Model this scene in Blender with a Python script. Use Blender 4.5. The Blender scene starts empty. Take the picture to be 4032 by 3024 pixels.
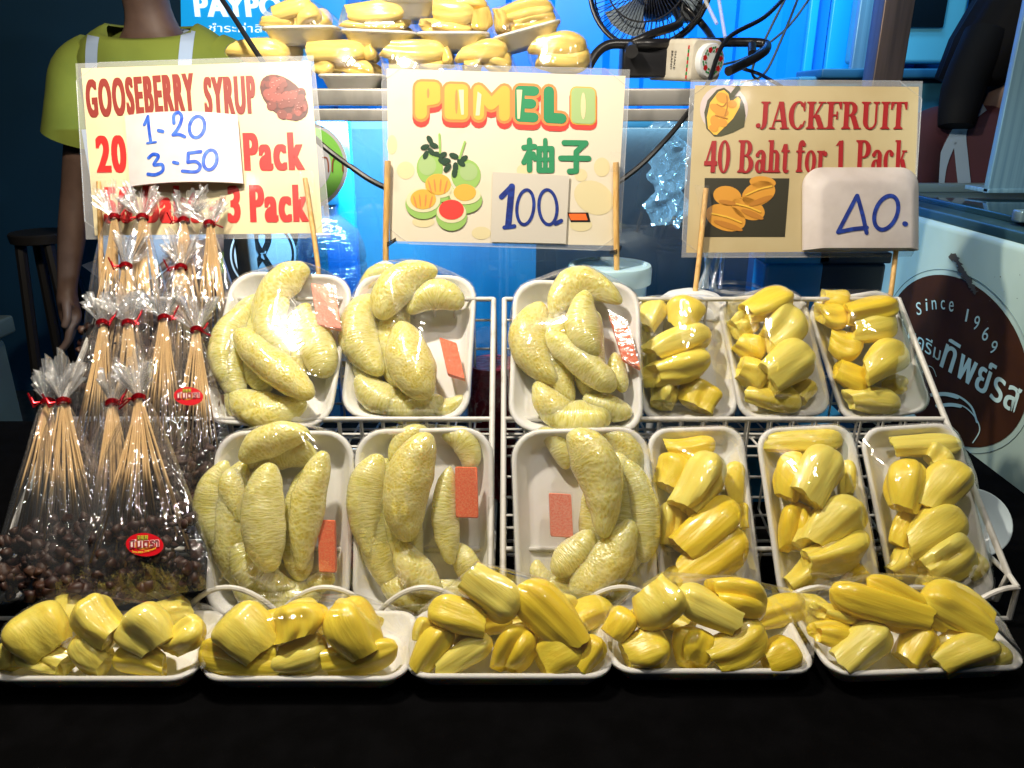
import bpy, bmesh, math, random
from mathutils import Vector, Matrix, noise
from mathutils.bvhtree import BVHTree
random.seed(7)
SC = bpy.context.scene
COL = SC.collection
PI = math.pi

# ------------------------------------------------------------------ camera
FPX = 3008.0
PITCH = math.radians(20)
EYE = Vector((0, 0, 1.27))
cp, sp = math.cos(PITCH), math.sin(PITCH)
RT, UP, FW = Vector((1, 0, 0)), Vector((0, sp, cp)), Vector((0, cp, -sp))
cd = bpy.data.cameras.new('camera'); cam = bpy.data.objects.new('camera', cd); COL.objects.link(cam)
cam.location = EYE; cam.rotation_euler = (PI / 2 - PITCH, 0, 0)
cd.sensor_width = 36; cd.lens = 36 * FPX / 4032; cd.clip_start = .02; cd.clip_end = 60
SC.camera = cam

# ------------------------------------------------------------------ world, lamps, exposure
W = bpy.data.worlds.new('World'); SC.world = W; W.use_nodes = True
bg = W.node_tree.nodes['Background']; bg.inputs[0].default_value = (.05, .16, .30, 1); bg.inputs[1].default_value = .035


def lamp(name, kind, loc, power, col, size=.03, aim=None, **k):
    l = bpy.data.lights.new(name, kind); l.energy = power; l.color = col
    if kind == 'AREA':
        l.shape = 'RECTANGLE'; l.size, l.size_y = size
    else:
        l.shadow_soft_size = size
    for a, b in k.items(): setattr(l, a, b)
    o = bpy.data.objects.new(name, l); COL.objects.link(o); o.location = loc
    if aim is not None:
        o.rotation_euler = (Vector(aim) - Vector(loc)).to_track_quat('-Z', 'Y').to_euler()
    return o


lamp('stall_bulb', 'POINT', (-.34, .80, 1.92), 54, (1, .89, .72), .03)
lamp('stall_bulb', 'POINT', (.30, .56, 2.0), 15, (1, .91, .78), .022)
for bx, by, bz_, bw in ((-.78, .22, 2.05, 1.8), (-.42, .12, 2.12, 2.2), (-.08, .24, 2.08, 2.2), (.28, .10, 2.14, 2.0), (.66, .22, 2.06, 1.6)):
    lamp('string_bulb', 'POINT', (bx, by, bz_), bw, (1, .94, .86), .018)
lamp('cart_tube_and_fill', 'AREA', (-.28, 1.36, 1.235), 10, (.55, .8, 1), (.34, .03), (-.28, 1.75, .9))
lamp('cart_tube_and_fill', 'AREA', (.28, 1.36, 1.235), 2.2, (.5, .82, 1), (.4, .03), (.30, 1.6, .95))  # added lamp, lights the crumpled sheet and lifts the dark background
lamp('blue_tube', 'AREA', (.35, 2.0, 2.6), 19, (.30, .68, 1), (1.0, .2), (.35, 2.9, 1.5), spread=math.radians(100))
lamp('blue_tube', 'AREA', (.95, 1.75, 2.3), 2.2, (.25, .65, 1), (.6, .2), (1.0, 2.4, 1.3), spread=math.radians(80))
lamp('freezer_lamp', 'SPOT', (.42, .62, 2.0), 30, (.80, .95, .97), .05, (1.0, 1.16, .98), spot_size=math.radians(46), spot_blend=.8)
SC.view_settings.view_transform = 'Standard'; SC.view_settings.look = 'None'
SC.view_settings.exposure = .32; SC.view_settings.gamma = 1
cy = SC.cycles
cy.use_denoising = True
cy.max_bounces = 7; cy.diffuse_bounces = 3; cy.glossy_bounces = 3; cy.transmission_bounces = 4; cy.transparent_max_bounces = 40
cy.sample_clamp_indirect = 4; cy.caustics_reflective = False; cy.caustics_refractive = False

# ------------------------------------------------------------------ photo coordinates -> real places
CR = dict(A=(0, 0), B=(1300, 0), C=(2632, 0), D=(0, 1000), E=(1300, 1000), F=(2632, 1000), G=(0, 1974), H=(1300, 1974), I=(2632, 1974))
CR = {k: (v[0], v[1], 1400 / 2212) for k, v in CR.items()}
CR.update(N=(900, 0, 800 / 2212), Q=(2200, 0, 900 / 2212), R=(3000, 0, 1032 / 1902), M=(900, 850, 700 / 2212), O=(480, 2050, 220 / 2147),
          V=(1200, 400, 360 / 853), Z=(3400, 1000, 632 / 1165), Y=(0, 0, 900 / 2133), S=(0, 0, 1.0), X=(0, 0, 4032 / 2212))


def S(k, x, y):
    ox, oy, s = CR[k]; return ox + x * s, oy + y * s


def ray(k, x, y):
    x, y = S(k, x, y); return FW + RT * ((x - 2016) / FPX) + UP * ((1512 - y) / FPX)


def at(k, x, y, z): return EYE + ray(k, x, y) * z


def hit(k, x, y, P, n):
    d = ray(k, x, y); return EYE + d * ((P - EYE).dot(n) / d.dot(n))


def depth(p): return (p - EYE).dot(FW)


# ------------------------------------------------------------------ materials
def M(name, col, rough=.5, metal=0, spec=.5, sss=0, coat=0, trans=0, emit=None):
    m = bpy.data.materials.new(name); m.use_nodes = True
    b = m.node_tree.nodes['Principled BSDF']; i = b.inputs
    i['Base Color'].default_value = (*col, 1); i['Roughness'].default_value = rough; i['Metallic'].default_value = metal
    i['Specular IOR Level'].default_value = spec
    if sss:
        i['Subsurface Weight'].default_value = sss; i['Subsurface Radius'].default_value = (1, .75, .25); i['Subsurface Scale'].default_value = .008
    if coat: i['Coat Weight'].default_value = coat; i['Coat Roughness'].default_value = .08
    if trans: i['Transmission Weight'].default_value = trans
    if emit: i['Emission Color'].default_value = (*emit[0], 1); i['Emission Strength'].default_value = emit[1]
    return m


def nd(m, t, **k):
    n = m.node_tree.nodes.new(t)
    for a, b in k.items(): setattr(n, a, b)
    return n


def lk(m, a, b): m.node_tree.links.new(a, b)


def noisy(m, c2, scale=(8, 8, 8), detail=4, lo=.4, hi=.65, bump=0, bscale=None, coord='Object', bdist=.002, kind='noise'):
    """mix the base colour with c2 by a stretched noise and add a bump"""
    b = m.node_tree.nodes['Principled BSDF']; tc = nd(m, 'ShaderNodeTexCoord'); mp = nd(m, 'ShaderNodeMapping')
    mp.inputs['Scale'].default_value = scale; lk(m, tc.outputs[coord], mp.inputs[0])
    t = nd(m, 'ShaderNodeTexNoise'); t.inputs['Scale'].default_value = 1; t.inputs['Detail'].default_value = detail; lk(m, mp.outputs[0], t.inputs[0])
    if c2 is not None:
        r = nd(m, 'ShaderNodeMapRange'); r.inputs[1].default_value = lo; r.inputs[2].default_value = hi; lk(m, t.outputs[0], r.inputs[0])
        x = nd(m, 'ShaderNodeMix', data_type='RGBA'); lk(m, r.outputs[0], x.inputs[0])
        x.inputs[6].default_value = b.inputs['Base Color'].default_value; x.inputs[7].default_value = (*c2, 1); lk(m, x.outputs[2], b.inputs['Base Color'])
    if bump:
        mp2 = nd(m, 'ShaderNodeMapping'); mp2.inputs['Scale'].default_value = bscale or scale; lk(m, tc.outputs[coord], mp2.inputs[0])
        t2 = nd(m, 'ShaderNodeTexNoise'); t2.inputs['Scale'].default_value = 1; t2.inputs['Detail'].default_value = 3; lk(m, mp2.outputs[0], t2.inputs[0])
        u = nd(m, 'ShaderNodeBump'); u.inputs['Strength'].default_value = bump; u.inputs['Distance'].default_value = bdist
        lk(m, t2.outputs[0], u.inputs['Height']); lk(m, u.outputs[0], b.inputs['Normal'])
    return m


def film(name, tint=(1, 1, 1), gloss=.12, rough=.07, bump=.35, scale=(60, 60, 60), milky=0.0, edge=.5, bdist=.002, sheen=0):
    m = bpy.data.materials.new(name); m.use_nodes = True; nt = m.node_tree; nt.nodes.clear()
    out = nd(m, 'ShaderNodeOutputMaterial'); tr = nd(m, 'ShaderNodeBsdfTransparent'); tr.inputs[0].default_value = (*tint, 1)
    gl = nd(m, 'ShaderNodeBsdfGlossy'); gl.inputs['Roughness'].default_value = rough; gl.inputs[0].default_value = (1, 1, 1, 1)
    lw = nd(m, 'ShaderNodeLayerWeight'); lw.inputs[0].default_value = .35
    mr = nd(m, 'ShaderNodeMapRange'); mr.inputs[1].default_value = 0; mr.inputs[2].default_value = 1; mr.inputs[3].default_value = gloss * .45; mr.inputs[4].default_value = gloss + edge * .3
    lk(m, lw.outputs['Facing'], mr.inputs[0])
    tc = nd(m, 'ShaderNodeTexCoord'); mp = nd(m, 'ShaderNodeMapping'); mp.inputs['Scale'].default_value = scale; lk(m, tc.outputs['Object'], mp.inputs[0])
    t = nd(m, 'ShaderNodeTexNoise'); t.inputs['Scale'].default_value = 1; t.inputs['Detail'].default_value = 3; t.inputs['Distortion'].default_value = 1.2; lk(m, mp.outputs[0], t.inputs[0])
    u = nd(m, 'ShaderNodeBump'); u.inputs['Strength'].default_value = bump; u.inputs['Distance'].default_value = bdist; lk(m, t.outputs[0], u.inputs['Height'])
    lk(m, u.outputs[0], gl.inputs['Normal']); lk(m, u.outputs[0], lw.inputs['Normal'])
    mx = nd(m, 'ShaderNodeMixShader'); lk(m, mr.outputs[0], mx.inputs[0])
    src = tr.outputs[0]
    if milky:
        df = nd(m, 'ShaderNodeBsdfDiffuse'); df.inputs[0].default_value = (.85, .87, .9, 1); m2 = nd(m, 'ShaderNodeMixShader'); m2.inputs[0].default_value = milky
        lk(m, tr.outputs[0], m2.inputs[1]); lk(m, df.outputs[0], m2.inputs[2]); src = m2.outputs[0]
    if sheen:
        g2 = nd(m, 'ShaderNodeBsdfGlossy'); g2.inputs['Roughness'].default_value = .2; m3_ = nd(m, 'ShaderNodeMixShader'); m3_.inputs[0].default_value = sheen; lk(m, u.outputs[0], g2.inputs['Normal'])
        lk(m, src, m3_.inputs[1]); lk(m, g2.outputs[0], m3_.inputs[2]); src = m3_.outputs[0]
    lk(m, src, mx.inputs[1]); lk(m, gl.outputs[0], mx.inputs[2]); lk(m, mx.outputs[0], out.inputs[0])
    return m


FOAM = noisy(M('foam', (.86, .85, .83), .5, sss=.12), (.83, .82, .79), (60, 60, 60), bump=.12, bscale=(420, 420, 420), bdist=.0006)
JACK = []
for c1, c2 in (((.93, .74, .07), (.90, .64, .035)), ((.93, .78, .13), (.90, .68, .06)), ((.92, .70, .045), (.88, .60, .02)), ((.92, .80, .18), (.89, .70, .09))):
    JACK.append(noisy(M('jackfruit_flesh', c1, .33, sss=.32, coat=.18), c2, (5, .7, 5), 3, .35, .85, bump=.10, bscale=(7, .6, 7), bdist=.02))
JACKPALE = noisy(M('jackfruit_flesh', (.90, .68, .20), .28, sss=.25, coat=.35), (.86, .58, .12), (5, .7, 5), 3, .38, .85, bump=.1, bscale=(7, .6, 7), bdist=.02)


def pomelo_mat(c1, c2, sc=(10, 52, 1), bs=.6):
    m = M('pomelo_pulp', c1, .26, sss=.8, coat=.6); b = m.node_tree.nodes['Principled BSDF']
    b.inputs['Subsurface Scale'].default_value = .022; b.inputs['Subsurface Radius'].default_value = (1, .85, .4)
    tc = nd(m, 'ShaderNodeTexCoord'); mp = nd(m, 'ShaderNodeMapping'); mp.inputs['Scale'].default_value = sc; lk(m, tc.outputs['UV'], mp.inputs[0])
    nz = nd(m, 'ShaderNodeTexNoise'); nz.inputs['Scale'].default_value = 4.5; nz.inputs['Detail'].default_value = 3; lk(m, tc.outputs['UV'], nz.inputs[0])
    ad = nd(m, 'ShaderNodeVectorMath', operation='MULTIPLY_ADD'); ad.inputs[1].default_value = (1.6, 3.2, 0)
    lk(m, nz.outputs['Color'], ad.inputs[0]); lk(m, mp.outputs[0], ad.inputs[2])
    v = nd(m, 'ShaderNodeTexVoronoi', feature='SMOOTH_F1'); v.inputs['Scale'].default_value = 1.0; v.inputs['Smoothness'].default_value = .35; lk(m, ad.outputs[0], v.inputs[0])
    hf = nd(m, 'ShaderNodeTexNoise'); hf.inputs['Scale'].default_value = 260; hf.inputs['Detail'].default_value = 2; lk(m, tc.outputs['Object'], hf.inputs[0])
    hb = nd(m, 'ShaderNodeBump'); hb.inputs['Strength'].default_value = .35; hb.inputs['Distance'].default_value = .0012; lk(m, hf.outputs[0], hb.inputs['Height'])
    r = nd(m, 'ShaderNodeMapRange'); r.inputs[1].default_value = .15; r.inputs[2].default_value = .7; lk(m, v.outputs['Distance'], r.inputs[0])
    x = nd(m, 'ShaderNodeMix', data_type='RGBA'); x.inputs[6].default_value = (*c1, 1); x.inputs[7].default_value = (*c2, 1); lk(m, r.outputs[0], x.inputs[0])
    n2 = nd(m, 'ShaderNodeTexNoise'); n2.inputs['Scale'].default_value = 60; lk(m, tc.outputs['Object'], n2.inputs[0])
    r2 = nd(m, 'ShaderNodeMapRange'); r2.inputs[1].default_value = .45; r2.inputs[2].default_value = .75; lk(m, n2.outputs[0], r2.inputs[0])
    x2 = nd(m, 'ShaderNodeMix', data_type='RGBA'); lk(m, r2.outputs[0], x2.inputs[0]); lk(m, x.outputs[2], x2.inputs[6]); x2.inputs[7].default_value = (.84, .77, .38, 1)
    sx = nd(m, 'ShaderNodeSeparateXYZ'); lk(m, tc.outputs['UV'], sx.inputs[0])
    r3 = nd(m, 'ShaderNodeMapRange'); r3.inputs[1].default_value = .26; r3.inputs[2].default_value = .04; r3.inputs[3].default_value = 0; r3.inputs[4].default_value = .4; lk(m, sx.outputs[0], r3.inputs[0])
    x3 = nd(m, 'ShaderNodeMix', data_type='RGBA'); lk(m, r3.outputs[0], x3.inputs[0]); lk(m, x2.outputs[2], x3.inputs[6]); x3.inputs[7].default_value = (.88, .78, .60, 1)
    lk(m, x3.outputs[2], b.inputs['Base Color'])
    u = nd(m, 'ShaderNodeBump', invert=True); u.inputs['Strength'].default_value = bs; u.inputs['Distance'].default_value = .0017; lk(m, v.outputs['Distance'], u.inputs['Height']); lk(m, hb.outputs[0], u.inputs['Normal']); lk(m, u.outputs[0], b.inputs['Normal'])
    return m


POM = [pomelo_mat((.72, .61, .12), (.84, .77, .31), (16, 30, 1), .55), pomelo_mat((.68, .60, .12), (.83, .77, .32), (7, 60, 1), .4), pomelo_mat((.73, .59, .10), (.85, .76, .29), (20, 38, 1), .5), pomelo_mat((.69, .61, .14), (.83, .77, .34), (9, 54, 1), .42)]
MEMB = noisy(M('membrane', (.78, .70, .52), .5, sss=.2), (.70, .58, .40), (200, 200, 200))
CLING = film('cling_film', gloss=.20, rough=.016, bump=.16, scale=(38, 38, 38), edge=.5, bdist=.004, milky=.015, sheen=.010)
BAGF = film('cellophane', gloss=.16, rough=.025, bump=.5, scale=(50, 22, 50), bdist=.006, milky=.02, edge=.5)
FLARE = film('cellophane_pleats', gloss=.30, rough=.10, bump=.6, scale=(60, 60, 60), milky=.15, edge=.7, bdist=.004)
LAM = film('laminate', gloss=.10, rough=.12, bump=.3, scale=(30, 30, 30), milky=.22, edge=.3)
TAPE = film('clear_tape', gloss=.05, rough=.10, bump=.4, scale=(70, 70, 70), milky=.02, edge=.3)
SALT = noisy(M('chilli_salt', (.95, .14, .035), .6), (.96, .24, .08), (520, 520, 520), 2, .4, .6, bump=.3, bscale=(300, 300, 300), bdist=.001)
SALTP = noisy(M('chilli_salt', (.95, .24, .14), .6), (.96, .36, .24), (520, 520, 520), 2, .4, .6, bump=.3, bscale=(300, 300, 300), bdist=.001)
WIRE = noisy(M('white_wire', (.62, .61, .58), .4), (.38, .36, .33), (40, 40, 40), 4, .55, .75)
BAMBOO = noisy(M('bamboo', (.70, .44, .16), .5), (.55, .31, .09), (300, 300, 14), 3)
STICK = noisy(M('skewer_wood', (.44, .275, .11), .5), (.56, .38, .18), (200, 200, 12), 3)
TIE = M('red_foil_tie', (.40, .006, .014), .25, .7)
BERRY = noisy(M('gooseberry', (.020, .004, .003), .55), (.045, .016, .006), (55, 55, 55))
PAPER = noisy(M('cream_paper', (.66, .57, .36), .38, coat=.12), (.63, .54, .31), (9, 9, 9))
PAPERP = noisy(M('cream_paper', (.72, .65, .52), .38, coat=.12), (.68, .60, .42), (10, 10, 10), lo=.5, hi=.75)
PAPERJ = noisy(M('dimmed_paper', (.50, .41, .23), .4, coat=.1), (.44, .34, .17), (8, 8, 8))  # paper colour darkened to stand for the weaker light on this sign
INK = lambda n, c: M(n, c, .42, coat=.1)
RED = INK('red_ink', (.58, .022, .02)); BRICK = INK('brick_ink', (.23, .032, .025)); DRED = INK('dark_red_ink', (.33, .013, .016))
BLUEPEN = noisy(M('blue_marker', (.012, .07, .50), .5), (.06, .17, .62), (120, 120, 120))
NAVYPEN = noisy(M('navy_marker', (.006, .02, .17), .5), (.012, .045, .30), (150, 150, 150))
GREENI = INK('green_ink', (.03, .25, .11)); YELI = INK('yellow_ink', (.70, .42, .07)); ORI = INK('orange_ink', (.85, .25, .08)); PALEG = INK('pale_green_ink', (.36, .50, .22))
BLACKI = INK('black_ink', (.012, .011, .012)); CREAMI = INK('pale_ink', (.70, .66, .42)); REDI = INK('red_print', (.80, .06, .05)); PALEY = INK('pale_yellow_ink', (.70, .61, .36))
LIMEI = INK('lime_ink', (.30, .50, .13)); DKGI = INK('leaf_ink', (.025, .06, .035)); JORI = INK('jackfruit_print', (.62, .28, .03)); JORI2 = INK('jackfruit_print_dark', (.45, .18, .02)); JYEL = INK('jackfruit_print_yellow', (.78, .46, .05)); JDK = INK('jackfruit_rind_print', (.06, .06, .025))
JBG = INK('dark_photo_ink', (.03, .027, .014)); BER1 = INK('berry_print', (.15, .020, .014)); BER2 = INK('berry_print_light', (.24, .040, .030)); BER3 = INK('berry_print_dark', (.075, .010, .009)); BER4 = INK('berry_print_glint', (.48, .20, .18)); ORG = INK('orange_bar_ink', (.9, .16, .03)); VIO = INK('violet_halo_ink', (.55, .47, .46))
STEEL = noisy(M('stainless_steel', (.50, .48, .44), .38, .55), (.25, .24, .22), (16, 3, 9), 4)
STEELB = noisy(M('brushed_steel', (.20, .36, .46), .34, .35), (.13, .26, .36), (120, 120, 2), 3)
BLACKP = M('black_plastic', (.012, .012, .014), .3); CABLE = M('black_rubber', (.008, .008, .009), .4)
CLOTH = noisy(M('black_cloth', (.0012, .0012, .0014), .95, spec=.03), (.002, .002, .0024), (30, 30, 30), bump=.3, bscale=(300, 300, 300), bdist=.001)
BLUEW = noisy(M('blue_panel', (.004, .24, .78), .32), (.004, .19, .64), (3, 3, 3))
CYANHL = M('cyan_highlight', (.01, .38, .9), .3)  # cyan highlight on the blue wall, put into a colour of its own
WHITEP = M('white_plastic', (.75, .77, .78), .35)


# ------------------------------------------------------------------ mesh building
class MB:
    def __init__(s): s.v, s.f, s.uv = [], [], None

    def add(s, vs, fs):
        o = len(s.v); s.v += [Vector(p) for p in vs]; s.f += [tuple(i + o for i in f) for f in fs]; return s

    def loft(s, rings, cap0=True, cap1=True, closed=True):
        n = len(rings[0]); vs = [p for r in rings for p in r]; fs = []
        for a in range(len(rings) - 1):
            for i in range(n if closed else n - 1):
                j = (i + 1) % n; fs.append((a * n + i, a * n + j, (a + 1) * n + j, (a + 1) * n + i))
        if cap0: fs.append(tuple(range(n - 1, -1, -1)))
        if cap1: fs.append(tuple((len(rings) - 1) * n + i for i in range(n)))
        return s.add(vs, fs)

    def tube(s, pts, r, n=10, closed=False):
        pts = [Vector(p) for p in pts]; rr = r if isinstance(r, (list, tuple)) else [r] * len(pts); rings = []; up = None
        for i, p in enumerate(pts):
            a = pts[(i - 1) % len(pts)] if (closed or i) else p; b = pts[(i + 1) % len(pts)] if (closed or i < len(pts) - 1) else p
            t = (b - a).normalized()
            if up is None: up = t.orthogonal().normalized()
            u = (up - t * up.dot(t)); u = u.normalized() if u.length > 1e-6 else t.orthogonal().normalized(); up = u; w = t.cross(u)
            rings.append([p + (u * math.cos(2 * PI * k / n) + w * math.sin(2 * PI * k / n)) * rr[i] for k in range(n)])
        if closed: rings.append(rings[0])
        return s.loft(rings, not closed, not closed)

    def box(s, c, h, rot=None, bev=.0):
        c = Vector(c); R_ = rot or Matrix.Identity(3); hx, hy, hz = h; b = min(bev, hx * .49, hy * .49, hz * .49)
        if b <= 0:
            vs = [c + R_ @ Vector((x * hx, y * hy, z * hz)) for z in (-1, 1) for x, y in ((-1, -1), (1, -1), (1, 1), (-1, 1))]
            return s.add(vs, [(3, 2, 1, 0), (4, 5, 6, 7), (0, 1, 5, 4), (1, 2, 6, 5), (2, 3, 7, 6), (3, 0, 4, 7)])
        bm = bmesh.new(); bmesh.ops.create_cube(bm, size=2)
        for v in bm.verts: v.co = Vector((v.co.x * hx, v.co.y * hy, v.co.z * hz))
        bmesh.ops.bevel(bm, geom=bm.edges[:], offset=b, segments=3, profile=.5, affect='EDGES')
        bm.verts.index_update(); vs = [c + R_ @ v.co for v in bm.verts]; fs = [tuple(v.index for v in f.verts) for f in bm.faces]; bm.free()
        return s.add(vs, fs)

    def lathe(s, prof, c, n=40, ax=Vector((0, 0, 1)), cap0=True, cap1=True):
        ax = ax.normalized(); u = ax.orthogonal().normalized(); w = ax.cross(u); c = Vector(c)
        return s.loft([[c + ax * z + (u * math.cos(2 * PI * k / n) + w * math.sin(2 * PI * k / n)) * max(r, 1e-5) for k in range(n)] for r, z in prof], cap0, cap1)

    def poly(s, pts): return s.add(pts, [tuple(range(len(pts)))])

    def sphere(s, c, r, n=8, sq=(1, 1, 1)):
        c = Vector(c); m = n // 2; vs = [c + Vector((0, 0, r * sq[2]))]; fs = []
        for a in range(1, m):
            for k in range(n):
                t, p = PI * a / m, 2 * PI * k / n; vs.append(c + Vector((math.sin(t) * math.cos(p) * r * sq[0], math.sin(t) * math.sin(p) * r * sq[1], math.cos(t) * r * sq[2])))
        vs.append(c - Vector((0, 0, r * sq[2]))); e = len(vs) - 1
        for k in range(n):
            j = (k + 1) % n; fs.append((0, 1 + k, 1 + j)); fs.append((e, 1 + (m - 2) * n + j, 1 + (m - 2) * n + k))
            for a in range(m - 2): fs.append((1 + a * n + k, 1 + (a + 1) * n + k, 1 + (a + 1) * n + j, 1 + a * n + j))
        return s.add(vs, fs)

    def build(s, name, mat, parent=None, smooth=True, world=True, angle=40):
        me = bpy.data.meshes.new(name)
        vs = s.v
        if parent is not None and world:
            mi = WM[parent.name].inverted(); vs = [mi @ v for v in vs]
        me.from_pydata([tuple(v) for v in vs], [], s.f); me.update()
        for m in (mat if isinstance(mat, (list, tuple)) else [mat]): me.materials.append(m)
        if s.uv:
            l = me.uv_layers.new(name='UVMap')
            for p in me.polygons:
                for li, vi in zip(p.loop_indices, p.vertices): l.data[li].uv = s.uv[vi]
        if smooth:
            me.polygons.foreach_set('use_smooth', [True] * len(me.polygons))
            if angle: me.set_sharp_from_angle(angle=math.radians(angle))
        o = bpy.data.objects.new(name, me); COL.objects.link(o)
        if parent is not None: o.parent = parent
        return o


WM = {}


def tag(o, label=None, cat=None, group=None, kind=None):
    if label: o['label'] = label
    if cat: o['category'] = cat
    if group: o['group'] = group
    if kind: o['kind'] = kind
    return o


def root(name, loc, label, cat, group=None, mat3=None, kind=None):
    o = bpy.data.objects.new(name, None); COL.objects.link(o); o.empty_display_size = .02
    m = Matrix.Translation(Vector(loc))
    if mat3 is not None: m = m @ mat3.to_4x4()
    o.matrix_world = m; WM[o.name] = m.copy()
    return tag(o, label, cat, group, kind)


def cat_rom(P, n=8, closed=False):
    P = [Vector(p) for p in P]; out = []; N = len(P)
    for i in range(N if closed else N - 1):
        a, b, c, d = (P[(i - 1) % N] if closed or i else P[0]), P[i], P[(i + 1) % N], (P[(i + 2) % N] if closed or i + 2 < N else P[-1])
        for k in range(n):
            t = k / n; out.append(.5 * ((2 * b) + (c - a) * t + (2 * a - 5 * b + 4 * c - d) * t * t + (3 * b - a - 3 * c + d) * t ** 3))
    if not closed: out.append(P[-1])
    return out


# ------------------------------------------------------------------ fruit and packs
def aril_mesh(seed):
    rd = random.Random(seed); n, ns = 44, 24; rings = []
    am = [(k, a * rd.uniform(.6, 1.2), rd.uniform(0, 6.28)) for k, a in ((2, .10), (3, .085), (4, .06), (5, .05), (7, .035))]
    fr = [(rd.choice((8, 9, 11)), .011, rd.uniform(0, 6.28)), (rd.choice((15, 17)), .003, rd.uniform(0, 6.28))]
    bend = rd.uniform(-.42, .42); bz = rd.uniform(-.18, .08); tw = rd.uniform(-.6, .6); c0 = rd.uniform(.62, .86); pk = rd.uniform(.5, .68); tip = rd.uniform(.18, .42)
    sl = rd.uniform(-.16, .16); g0 = rd.uniform(0, 6.28); gd_ = rd.uniform(.14, .30); gw = rd.uniform(.14, .24); off = Vector((seed * 3.1, 0, 0))

    def R(t):
        if t < pk: return c0 + (1 - c0) * math.sin(t / pk * PI / 2)
        q = (t - pk) / (1 - pk); return tip * (1 - q ** 3) ** .5 * .6 + (1 - tip * .6) * math.sqrt(max(0, 1 - q ** 2.3))
    for k, y in ((.14, .10), (.40, .035), (.86, -.002)):
        rings.append((k * c0, y, 0))
    for i in range(ns):
        t = (i / (ns - 1)) ** .95; rings.append((max(R(t), .03), t, t))
    out = []
    for r, y, t in rings:
        rg = []
        for j in range(n):
            th = 2 * PI * j / n; q = 1.0
            for k, a, p in am: q += a * math.cos(k * (th + tw * t) + p + t * .7)
            for k, a, p in fr: q += a * math.cos(k * (th + tw * t) + p)
            dg_ = (th - g0 - .8 * tw * t + PI) % (2 * PI) - PI; q *= 1 - gd_ * math.exp(-(dg_ / gw) ** 2) * min(1, 1.6 * (1.05 - t)) + .09 * noise.noise(Vector((math.cos(th) * 1.3, math.sin(th) * 1.3, t * 2.6)) + off)
            x = r * q * .5 * math.cos(th); z = r * q * .45 * math.sin(th)
            yy = y + ((sl * math.cos(th + g0) + .035 * noise.noise(Vector((math.cos(th) * 2.2, math.sin(th) * 2.2, seed)))) * (1 - t * 2) if t < .5 else 0)
            rg.append(Vector((x + bend * (t - .5) ** 2 * 1.6, yy, z + bz * (t - .5) ** 2 * 2)))
        out.append(rg)
    mb = MB(); mb.loft(out); return mb


ARILS = []
for sd in range(10):
    mb = aril_mesh(100 + sd)
    me = bpy.data.meshes.new('jackfruit_piece'); me.from_pydata([tuple(v) for v in mb.v], [], mb.f); me.update()
    me.polygons.foreach_set('use_smooth', [True] * len(me.polygons)); me.set_sharp_from_angle(angle=math.radians(42)); me.materials.append(JACK[sd % 4])
    ARILS.append(me)
AR_N = [0]


def aril(parent, p0, p1, w, nrm, pale=False, thick=.92):
    """one jackfruit piece from its cut end p0 to its round end p1 (world), w metres wide"""
    M0 = WM[parent.name]; ey = (p1 - p0); L = ey.length; ey.normalize()
    ez = (nrm - ey * nrm.dot(ey)).normalized(); ex = ey.cross(ez)
    i = AR_N[0]; AR_N[0] += 1; rd = random.Random(i * 7 + 3)
    roll = Matrix.Rotation(rd.uniform(-.5, .5) + (PI if rd.random() < .5 else 0), 3, 'Y')
    m3 = Matrix((ex, ey, ez)).transposed() @ roll
    me = ARILS[(i * 3 + rd.randrange(3)) % len(ARILS)]
    o = bpy.data.objects.new('jackfruit_piece', me); COL.objects.link(o); o.parent = parent
    wm = Matrix.Translation(p0) @ m3.to_4x4() @ Matrix.Diagonal((w, L, w * thick, 1))
    o.matrix_local = M0.inverted() @ wm
    if pale: o.material_slots[0].link = 'OBJECT'; o.material_slots[0].material = JACKPALE
    pts = [wm @ Vector(v.co) for v in me.vertices]
    c = (p0 + p1) / 2
    return [p + (p - c).normalized() * .0012 for p in pts]


def rrect(w, l, r, z, n=7):
    out = []; r = min(r, w / 2 - .001, l / 2 - .001)
    for cx, cy_, a0 in ((w / 2 - r, l / 2 - r, 0), (-w / 2 + r, l / 2 - r, 90), (-w / 2 + r, -l / 2 + r, 180), (w / 2 - r, -l / 2 + r, 270)):
        for i in range(n):
            a = math.radians(a0 + 90 * i / (n - 1)); out.append(Vector((cx + r * math.cos(a), cy_ + r * math.sin(a), z)))
    return out


def tray(parent, w, l, h=.024, mat=None):
    k = .013; rc = min(w, l) * .2
    mb = MB().loft([rrect(w - .034, l - .034, rc - .008, 0), rrect(w - .030, l - .030, rc - .007, .0006), rrect(w - .012, l - .012, rc, h - .007), rrect(w - .002, l - .002, rc + .002, h - .0045), rrect(w, l, rc + .003, h - .003),
                    rrect(w - .001, l - .001, rc + .002, h - .001), rrect(w - .004, l - .004, rc + .001, h), rrect(w - .009, l - .009, rc, h), rrect(w - .013, l - .013, rc - .001, h - .002),
                    rrect(w - .034, l - .034, rc - .008, .0065), rrect(w - .042, l - .042, rc - .010, .0042), rrect(w - .052, l - .052, rc - .012, .0036)])
    return mb.build('foam_tray', mat or FOAM, parent, world=False, angle=50)


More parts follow.
